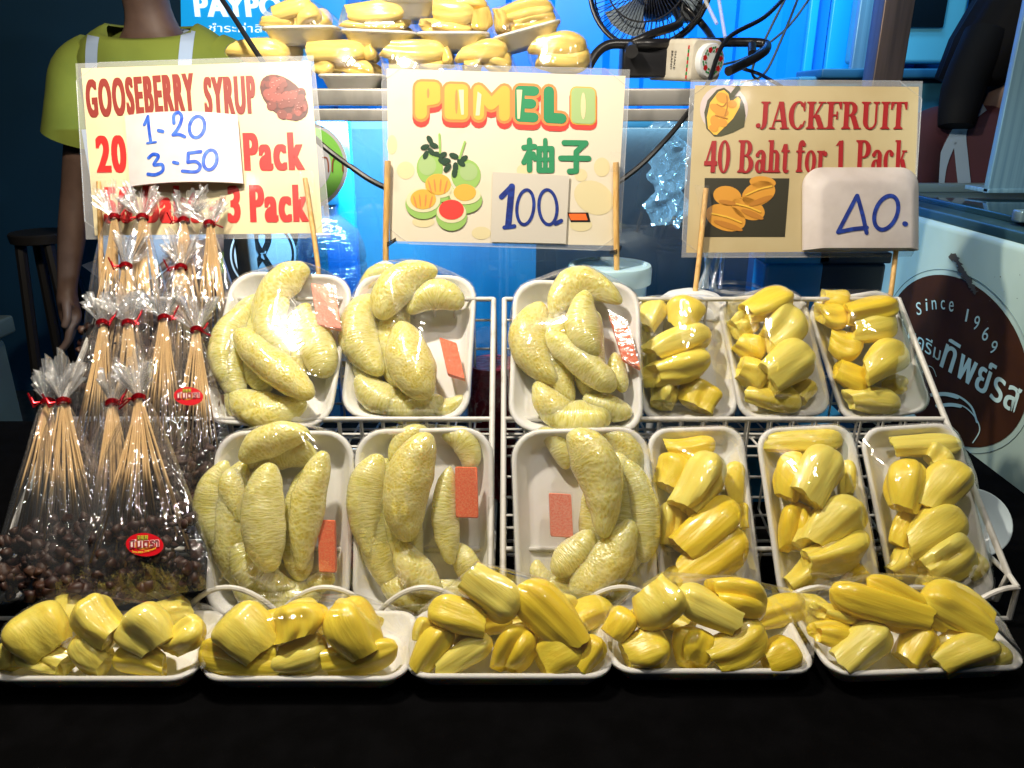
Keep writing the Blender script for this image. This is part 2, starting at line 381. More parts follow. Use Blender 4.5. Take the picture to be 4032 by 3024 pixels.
def wrap(parent, pts, w, l, h=.024, mat=None, sub=True):
    """cling film pulled tight over the tray rim and the fruit: the hull of both, its underside left off"""
    mi = WM[parent.name].inverted(); bm = bmesh.new()
    P = [mi @ p for p in pts]
    for p in P[::2]:
        if p.z > .004: bm.verts.new(p)
    rc = min(w, l) * .2
    for p in rrect(w + .002, l + .002, rc + .004, h + .0006): bm.verts.new(p)
    for p in rrect(w - .002, l - .002, rc + .003, h - .008): bm.verts.new(p)
    r = bmesh.ops.convex_hull(bm, input=bm.verts[:], use_existing_faces=False)
    dele = list({g for g in r['geom_interior'] + r['geom_unused'] if isinstance(g, bmesh.types.BMVert)})
    bmesh.ops.delete(bm, geom=dele, context='VERTS')
    bm.normal_update()
    bmesh.ops.delete(bm, geom=[f for f in bm.faces if f.normal.z < -.35], context='FACES')
    bmesh.ops.dissolve_limit(bm, angle_limit=math.radians(4), verts=bm.verts[:], edges=bm.edges[:])
    bmesh.ops.triangulate(bm, faces=bm.faces[:])
    es = [e for e in bm.edges if e.calc_length() > .012]
    bmesh.ops.subdivide_edges(bm, edges=es, cuts=2, use_grid_fill=True)
    bm.normal_update(); off = random.uniform(0, 9)
    for v in bm.verts:
        if v.co.z > h + .002:
            q = v.co * 38 + Vector((off, 0, off)); v.co += v.normal * (noise.noise(q) * .0012 + noise.noise(q * 3.3) * .0005 + (.35 - abs(noise.noise(Vector(((v.co.x + v.co.y * .7) * 95 + off, (v.co.y - v.co.x * .7) * 12, 0))))) * .0016)
    me = bpy.data.meshes.new('plastic_wrap'); bm.to_mesh(me); bm.free(); me.materials.append(mat or CLING)
    me.polygons.foreach_set('use_smooth', [True] * len(me.polygons)); me.set_sharp_from_angle(angle=math.radians(55))
    o = bpy.data.objects.new('plastic_wrap', me); COL.objects.link(o); o.parent = parent
    return o


def axes(lean, roll=0, yaw=0):
    """columns: across, up along the pack, out of the pack; lean degrees back from vertical"""
    a = math.radians(lean); ex = Vector((1, 0, 0)); ey = Vector((0, math.sin(a), math.cos(a))); ez = Vector((0, -math.cos(a), math.sin(a)))
    m = Matrix((ex, ey, ez)).transposed()
    return Matrix.Rotation(math.radians(yaw), 3, 'Z') @ m @ Matrix.Rotation(math.radians(roll), 3, 'Z')


def jack_pack(label, group, cpx, z, w, l, lean, items, roll=0, yaw=0, name='jackfruit_pack'):
    m3 = axes(lean, roll, yaw); c = at(*cpx, z); ez = m3.col[2]
    o = root(name, c - ez * .024, label, 'fruit pack', group, m3)
    tray(o, w, l); pts = []
    for k, x0, y0, x1, y1, wp, h in items:
        P = WM[o.name].translation + ez * max(h * .93, .012); a = hit(k, x0, y0, P, ez); b = hit(k, x1, y1, P, ez)
        e = (b - a) * .10; wm = wp * CR[k][2] * depth((a + b) / 2) / FPX * 1.24
        tl = ez * random.uniform(-.004, .004)
        pts += aril(o, a - e + tl, b + e - tl, wm, ez)
    wrap(o, pts, w, l); return o


def segment_mesh(P0, P1, P2, w, ez, seed):
    """a peeled pomelo segment: curved wedge, thick back, thin inner edge"""
    rd = random.Random(seed); ns, n = 36, 26; mb = MB(); rings = []; uv = []
    chord = (P2 - P0).normalized(); mid = (P0 + P2) / 2; C1 = P1 * 2 - mid
    side = ez.cross(chord).normalized(); sg = 1 if (P1 - mid).dot(side) > 0 else -1
    for i in range(ns):
        t = i / (ns - 1); tt = .5 - .5 * math.cos(PI * t)
        p = P0 * (1 - tt) ** 2 + C1 * 2 * tt * (1 - tt) + P2 * tt * tt
        tg = ((C1 - P0) * (1 - tt) + (P2 - C1) * tt).normalized(); sd = ez.cross(tg).normalized() * sg
        r = max(math.sin(PI * min(max(tt, .0), 1)) ** .44, .02) * w / 2 * (1 + .05 * math.sin(4.2 * tt + seed * 1.7) + .05 * math.cos(PI * tt) * (-1) ** seed)
        if i in (0, ns - 1): r = w * .03
        so_ = max(0, (p - P0 - chord * (p - P0).dot(chord)).dot(side) * sg); ri = min(r * .9 + .22 * so_, r * 1.25)
        rg = []
        for j in range(n):
            th = 2 * PI * j / n; cx, sx = math.cos(th), math.sin(th)
            thick = .78 if cx > 0 else .78 * (1 - .45 * (-cx) ** 1.3)
            q = p + sd * ((r if cx > 0 else ri) * cx) + ez * (r * thick * sx)
            d = noise.noise(q * 55 + Vector((seed, 0, 0))) * .0018 + noise.noise(q * 190) * .0004
            q += (sd * cx + ez * sx) * d
            rg.append(q); uv.append((abs(j / n - .5) * 2 * max(.5, w / .05), tt * (P0 - P2).length / .11 + seed * .37))
        rings.append(rg)
    mb.loft(rings); mb.uv = uv; return mb


SEG_N = [0]


def pom_pack(label, group, cpx, z, w, l, lean, items, sachet, roll=0, yaw=0, fill='LBC', flaps=()):
    m3 = axes(lean, roll, yaw); c = at(*cpx, z); ez = m3.col[2]
    o = root('pomelo_pack', c - ez * .026, label, 'fruit pack', group, m3)
    tray(o, w, l, .026); pts = []
    for k, x0, y0, x1, y1, x2, y2, wp, h in items:
        P = WM[o.name].translation + ez * max(h * .9, .010); q = [hit(k, x, y, P, ez) for x, y in ((x0, y0), (x1, y1), (x2, y2))]
        wm = wp * CR[k][2] * depth(q[1]) / FPX * 1.1; SEG_N[0] += 1
        mb = segment_mesh(q[0], q[1], q[2], wm, ez, SEG_N[0]); pts += [p + (p - q[1]).normalized() * .001 for p in mb.v]
        mb.build('pomelo_segment', POM[SEG_N[0] % 4], o, angle=0)
    AR = dict(L=((-.27, .34), (-.37, 0), (-.22, -.36)), R=((.25, .36), (.35, .02), (.22, -.34)), B=((-.30, -.30), (0, -.41), (.28, -.33)), C=((-.08, .38), (-.16, .02), (-.02, -.30)), D=((.16, .30), (.10, -.02), (.18, -.30)), T=((-.26, .28), (-.04, .40), (.22, .32)))
    for c_ in fill:
        q = [WM[o.name] @ Vector((x * w, y * l, .021 + random.uniform(-.003, .003))) for x, y in AR[c_]]; SEG_N[0] += 1
        segment_mesh(q[0], q[1], q[2], random.uniform(.040, .048), ez, SEG_N[0]).build('pomelo_segment', POM[SEG_N[0] % 4], o, angle=0)
    for k, x, y, s, a in flaps:
        P = WM[o.name].translation + ez * .055; p = hit(k, x, y, P, ez); fl = MB(); rd = random.Random(int(x)); e1 = m3.col[0] * math.cos(a) + m3.col[1] * math.sin(a); e2 = ez.cross(e1)
        g = [[p + e1 * (u * s) + e2 * (v * s * .7) + ez * (noise.noise(Vector((u * 3 + x, v * 3, 0))) * .006 - abs(u) * .004) for u in (-1, -.5, 0, .5, 1)] for v in (-1, -.3, .3, 1)]
        fl.loft(g, False, False, False); fl.build('membrane_flap', MEMB, o, angle=0)
    k, x0, x1, y0, y1, tilt, hs, mt = sachet
    P = WM[o.name].translation + ez * hs; cxx, cyy = (x0 + x1) / 2, (y0 + y1) / 2
    pc = hit(k, cxx, cyy, P, ez); e1 = hit(k, x1, cyy + tilt, P, ez) - pc; e2 = hit(k, cxx - tilt * 1.5, y0, P, ez) - pc; nn = ez
    sm = MB(); g = []
    for z_, s_ in ((-.004, .97), (-.0025, 1), (.0025, 1), (.004, .96)):
        rg = []
        for q in rrect(2, 2, .12, 0, 4): rg.append(pc + e1 * q.x * s_ + e2 * q.y * s_ + nn * (z_ + .0012 * noise.noise(Vector((q.x * 2 + x0, q.y * 3, z_ * 99)))))
        g.append(rg)
    sm.loft(g); so = sm.build('chilli_salt_sachet', mt, o)
    g = [[pc + e1 * q.x * 1.13 + e2 * q.y * 1.09 + nn * z_ for q in rrect(2, 2, .06, 0, 4)] for z_ in (.0046, .0054)]
    MB().loft(g).build('clear_sleeve', TAPE, so, world=False).matrix_parent_inverse = Matrix()
    so.children[0].data.transform(WM[o.name].inverted())
    pts += [pc + e1 * a + e2 * b + nn * .006 for a in (-1.1, 1.1) for b in (-1.1, 1.1)]
    wrap(o, pts, w, l, .026); return o


# ------------------------------------------------------------------ setting
def slab(name, lo, hi, mat, kind='structure', bev=0):
    c = [(a + b) / 2 for a, b in zip(lo, hi)]; h = [(b - a) / 2 for a, b in zip(lo, hi)]
    return tag(MB().box(c, h, bev=bev).build(name, mat, smooth=bev > 0), kind=kind)


slab('ground', (-6, -4, -.05), (6, 7, 0), noisy(M('dark_asphalt', (.03, .03, .032), .8), (.05, .05, .05), (20, 20, 20), bump=.4, bscale=(90, 90, 90)))
WALLM = noisy(M('dark_blue_wall', (.006, .060, .13), .7), (.005, .050, .105), (1.5, 1.5, 1.5))
tag(slab('wall', (-6, 3.4, 0), (6, 3.5, 4), WALLM), 'dark blue back wall behind the vendor and the carts', 'wall', kind='thing')

# display table under a black cloth
t = root('display_table', (0, .7, 0), 'display table under a black cloth carrying the fruit trays and wire racks', 'table')
MB().box((0, .86, .717), (.92, .37, .016), bev=.006).build('table_top', CLOTH, t)
rg = []
for z, out in ((.737, -.004), (.7375, .0), (.730, .006), (.60, .010), (.35, .016), (.06, .022)):
    r = []
    for i in range(120):
        x = -1.0 + 2.0 * i / 119; r.append(Vector((x, .482 - out - (.010 * math.sin(x * 23) + .006 * math.sin(x * 41 + 1)) * (0.737 - z) * 1.5, z)))
    rg.append(r)
rg.insert(0, [Vector((-1.0 + 2.0 * i / 119, 1.27, .7365)) for i in range(120)])
MB().loft(rg, False, False, False).build('black_cloth', CLOTH, t, angle=0)
for sx in (-.85, .85):
    for yy in (.56, 1.16): MB().box((sx, yy, .35), (.02, .02, .35), bev=.003).build('leg', STEELB, t)

# ------------------------------------------------------------------ wire display racks
RLEAN = math.radians(47); RN = Vector((0, -math.cos(RLEAN), math.sin(RLEAN))); RP = at('S', 2016, 2000, .87)


def rk(x, ypx):
    p = hit('S', 2016, ypx, RP, RN); return Vector((x, p.y, p.z))


def rack(x0, x1, label, sx0, sx1):
    o = root('wire_rack', (((x0 + x1) / 2), .85, .737), label, 'wire rack', 'wire display racks')
    P0, P1, P2 = rk(0, 2260), rk(0, 1650), rk(0, 1178)
    k0, k1, k2 = 0, .55, 1
    A_ = lambda k: x0 + sx0 * k
    Z_ = lambda k: x1 + sx1 * k
    B0 = Vector((0, P0.y + .012, .742)); r = .0028
    f = MB()
    for x, s_ in ((x0, sx0), (x1, sx1)):
        f.tube([(x + s_, P2.y + .16, .742), (x + s_, P2.y + .02, P2.z - .03), (x + s_, P2.y, P2.z), (x + s_ * k1, P1.y, P1.z), (x, P0.y, P0.z), (x, B0.y - .004, .75), (x, B0.y + .01, .742), (x + s_, P2.y + .16, .742)], r * 1.25, 10)
    for p, dy, k in ((P0, .05, 0), (P1, 0, k1), (P2, 0, 1)): f.tube([(A_(k), p.y + dy, p.z), (Z_(k), p.y + dy, p.z)], r * 1.1, 10)
    for x in (x0, x1): f.tube([(x, P0.y, P0.z), (x, P0.y + .05, P0.z)], r, 8)
    f.tube([(x0, P2.y + .16, .742), (x1, P2.y + .16, .742)], r, 8)
    f.build('frame', WIRE, o)
    g = MB(); ins = r * 1.3
    C1 = Vector((0, P1.y + .012, P0.z + .018)); C2 = Vector((0, P2.y + .012, P1.z - .055))
    prof = [(P0.y + .05, P0.z - ins), (P0.y + .052, P0.z - .02), (C1.y, C1.z - .02), (P1.y + .004, P1.z - ins)]
    prof2 = [(P1.y, P1.z - ins), (P1.y + .002, P1.z - .045), (C2.y, C2.z), (P2.y + .004, P2.z - ins)]
    n = int(round((x1 - x0) / .0275))
    for i in range(1, n):
        x = A_(.3) + (Z_(.3) - A_(.3)) * i / n; g.tube([(x, a, b) for a, b in prof], .0016, 6)
        x = A_(k1) + (Z_(k1) - A_(k1)) * i / n; g.tube([(x, a, b) for a, b in prof2], .0016, 6)
    for (a, b) in ((prof[2], prof[3]), (prof2[2], prof2[3]), (prof[1], prof[2]), (prof2[1], prof2[2])):
        for k in (.12, .36, .6, .84):
            y, z = a[0] + (b[0] - a[0]) * k + .003, a[1] + (b[1] - a[1]) * k; g.tube([(A_(.6), y, z), (Z_(.6), y, z)], .0019, 6)
    g.build('wire_grille', WIRE, o)
    w = MB(); pts = []; m = 80
    for i in range(m + 1):
        x = x0 + (x1 - x0) * i / m; ph = (x - .012) / .106 * PI; pts.append((x, P0.y - .018, .748 + .036 * abs(math.sin(ph + PI / 2)) ** .8))
    w.tube(pts, .0030, 8)
    for q_, x in ((pts[0], x0), (pts[-1], x1)): w.tube([q_, (x, P0.y, P0.z)], .003, 8); w.tube([q_, (q_[0], q_[1], .744)], .003, 8)
    w.tube([(x0, P0.y - .018, .744), (x1, P0.y - .018, .744)], .0025, 8)
    w.build('scalloped_lip', WIRE, o)
    return o


rack(-.567, -.024, 'white wire display rack under the skewer bags and the two left pomelo columns', .034, 0)
rack(-.010, .543, 'white wire display rack holding the upright jackfruit packs', 0, -.038)

# ------------------------------------------------------------------ front row of jackfruit packs (flat on the table)
RIMZ = .7385 + .024


def front(label, left, right, yb, yf, items, rot=0, dx=0):
    h = Vector((0, 0, RIMZ)); n = Vector((0, 0, 1))
    a, b = hit('S', left, yf - 8, h, n), hit('S', right, yf - 8, h, n); c = hit('S', (left + right) / 2, yb, h, n)
    w = .200; d = .106; y = a.y + d / 2; cx = (a.x + b.x) / 2
    m3 = Matrix.Rotation(math.radians(rot), 3, 'Z'); o = root('jackfruit_pack', (cx, y, .7385), label, 'fruit pack', 'flat jackfruit packs along the table edge', m3)
    tray(o, w, d); pts = []
    for k, x0, y0, x1, y1, wp, hh in items:
        nrm = Vector((0, -.35, .94)).normalized()
        P = Vector((0, y - .012, .7385 + max(hh, .02)))
        # pieces lie in a pile: the pile face leans back so upper pieces sit behind lower ones
        nn = Vector((0, -.80, .60)).normalized(); P = Vector((0, y - d * .30, .7385 + .016)) + nn * (.006 + hh * .10)
        p, q = hit(k, x0, y0, P, nn), hit(k, x1, y1, P, nn); e = (q - p) * .09
        zf = .7385 + .010
        wm = wp * CR[k][2] * depth((p + q) / 2) / FPX * 1.22
        for pt in (p, q):
            if pt.z < zf + wm * .33: pt.z = zf + wm * .33
        pts += aril(o, p - e, q + e, wm, nn, thick=1.0)
    # pieces behind, filling the tray
    rd = random.Random(int(left))
    for i in range(3):
        p = Vector((cx - .06 + i * .055 + rd.uniform(-.008, .008), y + .022 + rd.uniform(-.004, .006), .7385 + .024)); q = p + Vector((rd.uniform(-.02, .05), .012, rd.uniform(-.003, .008)))
        pts += aril(o, p, q + (q - p).normalized() * .03, .034, Vector((0, -.5, .8)))
    wrap(o, pts, w, d); return o


front('flat jackfruit pack in front of the skewer bags at the table edge', -60, 742, 2411, 2682,
      [('G', 330, 900, 160, 700, 270, .05), ('G', 680, 850, 520, 650, 230, .05), ('G', 1010, 860, 830, 700, 260, .05), ('G', 1070, 920, 1250, 760, 170, .02), ('G', 390, 1010, 140, 920, 150, .015),
       ('G', 620, 1030, 490, 850, 190, .02), ('G', 1010, 1010, 740, 950, 150, .015), ('G', 60, 1030, 60, 880, 150, .02)], dx=0)
front('flat jackfruit pack with three fat smooth pieces on top, second along the table edge', 759, 1612, 2411, 2682,
      [('G', 1650, 890, 1440, 700, 280, .05), ('G', 1880, 830, 1860, 640, 250, .055), ('G', 2254, 940, 2110, 650, 290, .055), ('G', 1690, 1030, 1270, 960, 165, .015), ('G', 1760, 1010, 2020, 930, 190, .02),
       ('G', 2080, 1010, 2450, 930, 160, .015)])
front('tallest flat jackfruit pack, below the gap between the racks', 1597, 2411, 2411, 2672,
      [('H', 940, 760, 640, 660, 185, .05), ('H', 900, 480, 1150, 680, 220, .06), ('H', 1500, 820, 1210, 530, 220, .055), ('H', 545, 1020, 720, 780, 165, .02), ('H', 710, 1030, 980, 860, 140, .0),
       ('H', 1080, 1020, 1220, 800, 205, .015), ('H', 1320, 990, 1550, 870, 205, .01), ('H', 1550, 1020, 1670, 860, 150, .01), ('H', 550, 850, 600, 730, 110, .0), ('H', 800, 880, 870, 790, 110, -.1)])
front('flat jackfruit pack between the tallest one and the rightmost one', 2420, 3217, 2411, 2652,
      [('H', 1970, 560, 2130, 740, 280, .06), ('I', 375, 740, 70, 580, 185, .05), ('I', 300, 570, 590, 650, 215, .05), ('H', 1860, 970, 2090, 890, 220, .01), ('H', 1760, 830, 1860, 690, 160, .01),
       ('I', 120, 1000, 180, 800, 195, .01), ('I', 300, 980, 580, 820, 205, .02), ('I', 610, 990, 790, 920, 185, .0)])
front('flat jackfruit pack with long slim pieces crossing on top, rightmost of five', 3264, 4070, 2405, 2650,
      [('I', 1555, 740, 1040, 580, 190, .06), ('I', 1700, 740, 1270, 490, 140, .06), ('I', 1930, 750, 1600, 560, 230, .05), ('I', 1090, 1000, 1330, 800, 195, .02), ('I', 930, 800, 1150, 850, 125, .0),
       ('I', 950, 690, 1180, 730, 110, -.05), ('I', 1480, 980, 1600, 800, 190, .0), ('I', 1670, 980, 1980, 850, 240, .02), ('I', 2010, 990, 2110, 940, 120, 0)], rot=3)

# ------------------------------------------------------------------ upright packs on the racks
JG = 'upright jackfruit packs on the wire rack'; PG = 'pomelo packs on the wire racks'
jack_pack('lower upright jackfruit pack touching the lower pomelo pack', JG, ('S', 2770, 2020), .885, .116, .205, 36,
          [('F', 20, 1230, 270, 1200, 120, .02), ('F', 120, 1570, 290, 1280, 225, .045), ('F', 30, 1450, 80, 1270, 170, .028), ('F', 415, 1510, 400, 1310, 110, .02), ('F', 110, 1820, 400, 1570, 215, .045), ('F', 0, 1800, 30, 1560, 150, .022),
           ('F', 130, 2010, 450, 1780, 210, .045), ('F', -30, 2040, 90, 1980, 120, .02), ('F', 430, 1700, 440, 1560, 90, .02)], roll=2)
jack_pack('upright jackfruit pack in the middle of the lower jackfruit row', JG, ('S', 3221, 2020), .875, .116, .205, 36,
          [('F', 660, 1180, 1050, 1170, 120, .022), ('F', 720, 1490, 790, 1250, 170, .032), ('F', 840, 1490, 1000, 1240, 240, .045), ('F', 770, 1800, 830, 1570, 190, .025), ('F', 880, 1770, 1150, 1550, 225, .045), ('F', 900, 1940, 1220, 1780, 205, .045),
           ('F', 800, 2090, 950, 1930, 185, .025), ('F', 1120, 2040, 1230, 1980, 130, .02), ('F', 1120, 1500, 1120, 1300, 90, .018)], roll=3)
jack_pack('lower upright jackfruit pack nearest the ice cream cart', JG, ('S', 3650, 2015), .875, .118, .205, 36,
          [('F', 1440, 1200, 1780, 1190, 125, .025), ('F', 1650, 1300, 1710, 1220, 150, .03), ('F', 1440, 1560, 1500, 1300, 205, .04), ('F', 1610, 1560, 1800, 1330, 205, .045), ('F', 1430, 1790, 1540, 1610, 155, .025), ('F', 1520, 1790, 1790, 1610, 220, .045),
           ('F', 1440, 2000, 1530, 1870, 175, .028), ('F', 1590, 1980, 1850, 1810, 235, .045), ('F', 1890, 1990, 1930, 1880, 120, .02)], roll=4)
jack_pack('upper upright jackfruit pack half behind the pomelo pack, two loaf-like pieces stacked', JG, ('S', 2695, 1405), .99, .124, .172, 38,
          [('F', 60, 440, 130, 290, 190, .04), ('F', -150, 440, -60, 300, 140, .03), ('F', -80, 590, 230, 480, 165, .045), ('F', -90, 760, 230, 650, 175, .045), ('F', -30, 930, -10, 810, 155, .025), ('F', 140, 930, 220, 810, 185, .025), ('F', -120, 700, -50, 600, 120, .02)], roll=2)
jack_pack('middle pack of the upper upright jackfruit row, below the dark sign photo', JG, ('S', 3047, 1395), .985, .118, .172, 38,
          [('F', 510, 370, 750, 260, 165, .05), ('F', 420, 460, 530, 390, 140, .03), ('F', 640, 560, 790, 380, 215, .045), ('F', 450, 540, 590, 620, 150, .03), ('F', 620, 760, 850, 610, 225, .05), ('F', 460, 700, 600, 780, 165, .03), ('F', 540, 870, 800, 920, 150, .025), ('F', 800, 900, 880, 800, 110, .02)], roll=6)
jack_pack('upper upright jackfruit pack at the right end, below the foam price card', JG, ('S', 3420, 1395), .985, .118, .172, 38,
          [('F', 980, 290, 1120, 290, 110, .03), ('F', 950, 400, 1100, 390, 140, .035), ('F', 1130, 370, 1390, 330, 155, .05), ('F', 1180, 490, 1400, 440, 155, .045), ('F', 1020, 550, 1180, 610, 165, .03), ('F', 1240, 720, 1440, 580, 185, .05), ('F', 1060, 730, 1240, 810, 140, .03),
           ('F', 1150, 890, 1420, 920, 145, .03), ('F', 1380, 830, 1460, 790, 110, .02)], roll=10)

pom_pack('upper pomelo pack beside the skewer bags with a pink salt sachet in its top corner', PG, ('D', 1735, 570), .958, .160, .215, 44,
         [('D', 1570, 310, 1400, 560, 1450, 820, 190, .03), ('D', 1480, 470, 1680, 670, 1950, 890, 225, .05), ('D', 1800, 290, 1680, 430, 1790, 660, 175, .048), ('D', 1930, 110, 1740, 200, 1590, 470, 200, .036), ('D', 1880, 370, 1960, 560, 2030, 770, 235, .032), ('D', 1430, 820, 1560, 970, 1810, 970, 185, .02)],
         ('D', 1955, 2105, 200, 460, 14, .042, SALTP), roll=-3, fill='LBCD')
pom_pack('upper pomelo pack under the pomelo sign, its pink sachet low at the right', PG, ('E', 500, 560), .972, .160, .205, 42,
         [('E', 250, 250, 165, 500, 330, 750, 205, .035), ('E', 330, 410, 430, 180, 670, 110, 225, .05), ('E', 490, 370, 650, 250, 810, 340, 200, .04), ('E', 450, 420, 505, 680, 620, 890, 265, .05), ('E', 180, 750, 300, 890, 480, 940, 185, .025), ('E', 560, 920, 700, 960, 830, 880, 110, .018), ('E', 190, 230, 300, 120, 420, 110, 120, .02)],
         ('E', 705, 815, 540, 770, 18, .034, SALT), roll=-2, fill='LBCT')
pom_pack('upper pomelo pack right of the rack gap, its dark sachet tucked along the edge', PG, ('E', 1530, 620), .935, .160, .205, 42,
         [('E', 1330, 310, 1240, 560, 1430, 800, 225, .03), ('E', 1340, 490, 1580, 690, 1770, 850, 200, .045), ('E', 1390, 390, 1540, 170, 1810, 310, 185, .04), ('E', 1600, 230, 1570, 450, 1670, 630, 195, .055), ('E', 1290, 790, 1400, 960, 1610, 1000, 170, .025), ('E', 1580, 880, 1720, 950, 1880, 990, 165, .025), ('E', 1770, 610, 1790, 740, 1830, 860, 110, .03)],
         ('E', 1775, 1885, 400, 690, 30, .035, SALT), roll=-2, fill='BCD')
pom_pack('lower pomelo pack beside the skewer bags with a slim orange sachet low at the right', PG, ('S', 1105, 2060), .868, .162, .212, 30,
         [('D', 1510, 1300, 1670, 1160, 1930, 1120, 190, .045), ('D', 1420, 1290, 1310, 1550, 1400, 1870, 185, .03), ('D', 1450, 1330, 1445, 1500, 1490, 1680, 150, .035), ('D', 1690, 1300, 1640, 1620, 1690, 1980, 265, .055), ('D', 2030, 1230, 1920, 1550, 1880, 1970, 195, .045), ('D', 1450, 1700, 1560, 1980, 1840, 2070, 185, .03),
          ('D', 1900, 2080, 1990, 2040, 2070, 1980, 140, .02), ('D', 1440, 2000, 1530, 2090, 1650, 2120, 120, .015)],
         ('G', 1985, 2090, 115, 440, 2, .034, SALT), roll=0, fill='LBCDT')
pom_pack('lower pomelo pack just left of the rack gap, orange sachet high at its side', PG, ('S', 1668, 2050), .868, .160, .212, 30,
         [('E', 330, 1260, 215, 1500, 270, 1910, 205, .03), ('E', 630, 1120, 475, 1450, 500, 1790, 280, .055), ('E', 750, 1320, 715, 1600, 760, 1930, 150, .035), ('E', 430, 1780, 550, 2000, 700, 2110, 195, .04), ('E', 690, 1120, 850, 1180, 860, 1350, 150, .02), ('E', 390, 1300, 470, 1150, 610, 1100, 130, .02), ('E', 740, 1800, 850, 1930, 890, 2070, 150, .025), ('E', 300, 1900, 380, 2020, 520, 2100, 130, .015)],
         ('E', 780, 920, 1325, 1640, 2, .034, SALT), roll=1, fill='LBC')
pom_pack('lower pomelo pack just right of the rack gap, pink sachet beside a fat segment', PG, ('S', 2300, 2050), .868, .160, .212, 30,
         [('E', 1470, 1130, 1670, 1340, 1700, 1770, 255, .055), ('E', 1840, 1280, 1955, 1600, 1940, 1920, 180, .035), ('E', 1690, 1120, 1850, 1200, 1900, 1400, 150, .02), ('E', 1370, 1960, 1490, 1890, 1630, 1720, 185, .04), ('E', 1490, 2100, 1720, 1930, 1870, 1650, 255, .045), ('E', 1290, 1100, 1410, 1180, 1470, 1340, 120, .015), ('E', 1290, 1900, 1330, 2040, 1500, 2110, 120, .02)],
         ('E', 1365, 1505, 1490, 1760, 4, .032, SALTP), roll=2, fill='RBD')


# ------------------------------------------------------------------ printed sheets
class Sheet:
    """a flat sheet in the place: photo points are carried onto its plane once and stay on it"""
    def __init__(s, k, centre, z, lean, yaw=0):
        s.k = k; m = axes(lean, 0, yaw); s.n = m.col[2].copy(); s.P = at(k, *centre, z)

    def p(s, x, y, off=0, k=None): return hit(k or s.k, x, y, s.P, s.n) + s.n * (off + (s.bulge(x, y) if hasattr(s, 'bulge') else 0))


def text_verts(body, bold=0.0, offset=0.0):
    c = bpy.data.curves.new('t', 'FONT'); c.body = body; c.offset = offset; c.resolution_u = 6; c.space_character = 1 + bold * 3.6
    o = bpy.data.objects.new('t', c); COL.objects.link(o); bpy.context.view_layer.update()
    m = o.to_mesh(); vs = [v.co.copy() for v in m.vertices]; fs = [tuple(p.vertices) for p in m.polygons]
    o.to_mesh_clear(); bpy.data.objects.remove(o); bpy.data.curves.remove(c)
    out, of = [], []
    for j, sx in enumerate([0] if not bold else [-bold, -bold * .5, 0, bold * .5, bold]):
        b = len(out); out += [Vector((v.x + sx, v.y, j)) for v in vs]; of += [tuple(i + b for i in f) for f in fs]
    return out, of


def fit(vs, sh, box, off, k=None):
    """lay text vertices into the photo box (bottom left, bottom right, top left) on the sheet"""
    xs = [v.x for v in vs]; ys = [v.y for v in vs]; x0, x1, y0, y1 = min(xs), max(xs), min(ys), max(ys)
    BL, BR, TL = box; out = []
    for v in vs:
        u, w = (v.x - x0) / (x1 - x0), (v.y - y0) / max(y1 - y0, 1e-6)
        out.append(sh.p(BL[0] + u * (BR[0] - BL[0]) + w * (TL[0] - BL[0]), BL[1] + u * (BR[1] - BL[1]) + w * (TL[1] - BL[1]), off + v.z * .00003, k))
    return out


def words(sh, parent, items, mat, off=.0006, name='lettering', k=None, serif=False):
    for it in items:
        body, box, bold = it[:3]; vs, fs = serif_text(body) if serif else text_verts(body, bold, it[3] if len(it) > 3 else 0)
        MB().add(fit(vs, sh, box, off, k), fs).build(name, mat, parent, smooth=False)


def strokes(sh, parent, lines, width, mat, off=.0008, name='lettering', k=None, round_=True):
    """marker strokes with round ends; lines = [(points, closed)] in photo points"""
    mb = MB(); zc = 0
    for ln in lines:
        pts, cl = ln[0], ln[1]; wd = (ln[2] if len(ln) > 2 else width) / 2; P = [Vector((a, b, 0)) for a, b in pts]
        if len(ln) > 3 or not round_: pass
        else: P = cat_rom(P, 6, cl) if len(P) > 2 else P
        N = len(P)
        for i in range(N if cl else N - 1):
            a, b = P[i], P[(i + 1) % N]; d = b - a
            if d.length < 1e-5: continue
            d.normalize(); n = Vector((-d.y, d.x, 0)) * wd; zc += 1; o = off + (zc % 40) * .000006
            mb.poly([sh.p(q.x, q.y, o, k) for q in (a + n, b + n, b - n, a - n)])
        for a in P:
            zc += 1; o = off + (zc % 40) * .000006
            mb.poly([sh.p(a.x + wd * math.cos(t * PI / 6), a.y + wd * math.sin(t * PI / 6), o, k) for t in range(12)])
    return mb.build(name, mat, parent, smooth=False)


def ell(cx, cy_, rx, ry, a=0, n=24, arc=(0, 360)):
    a = math.radians(a); o = []
    for i in range(n + (arc != (0, 360))):
        t = math.radians(arc[0] + (arc[1] - arc[0]) * i / n); x, y = rx * math.cos(t), ry * math.sin(t); o.append((cx + x * math.cos(a) - y * math.sin(a), cy_ + x * math.sin(a) + y * math.cos(a)))
    return o


def shapes(sh, parent, polys, mat, off, name='picture', k=None):
    if 1 < len(polys) <= 5:
        for pl in polys: shapes(sh, parent, [pl], mat, off, name, k)
        return
    mb = MB()
    for i, pl in enumerate(polys): mb.poly([sh.p(x, y, off + (i % 60) * .000005, k) for x, y in pl])
    return mb.build(name, mat, parent, smooth=False)


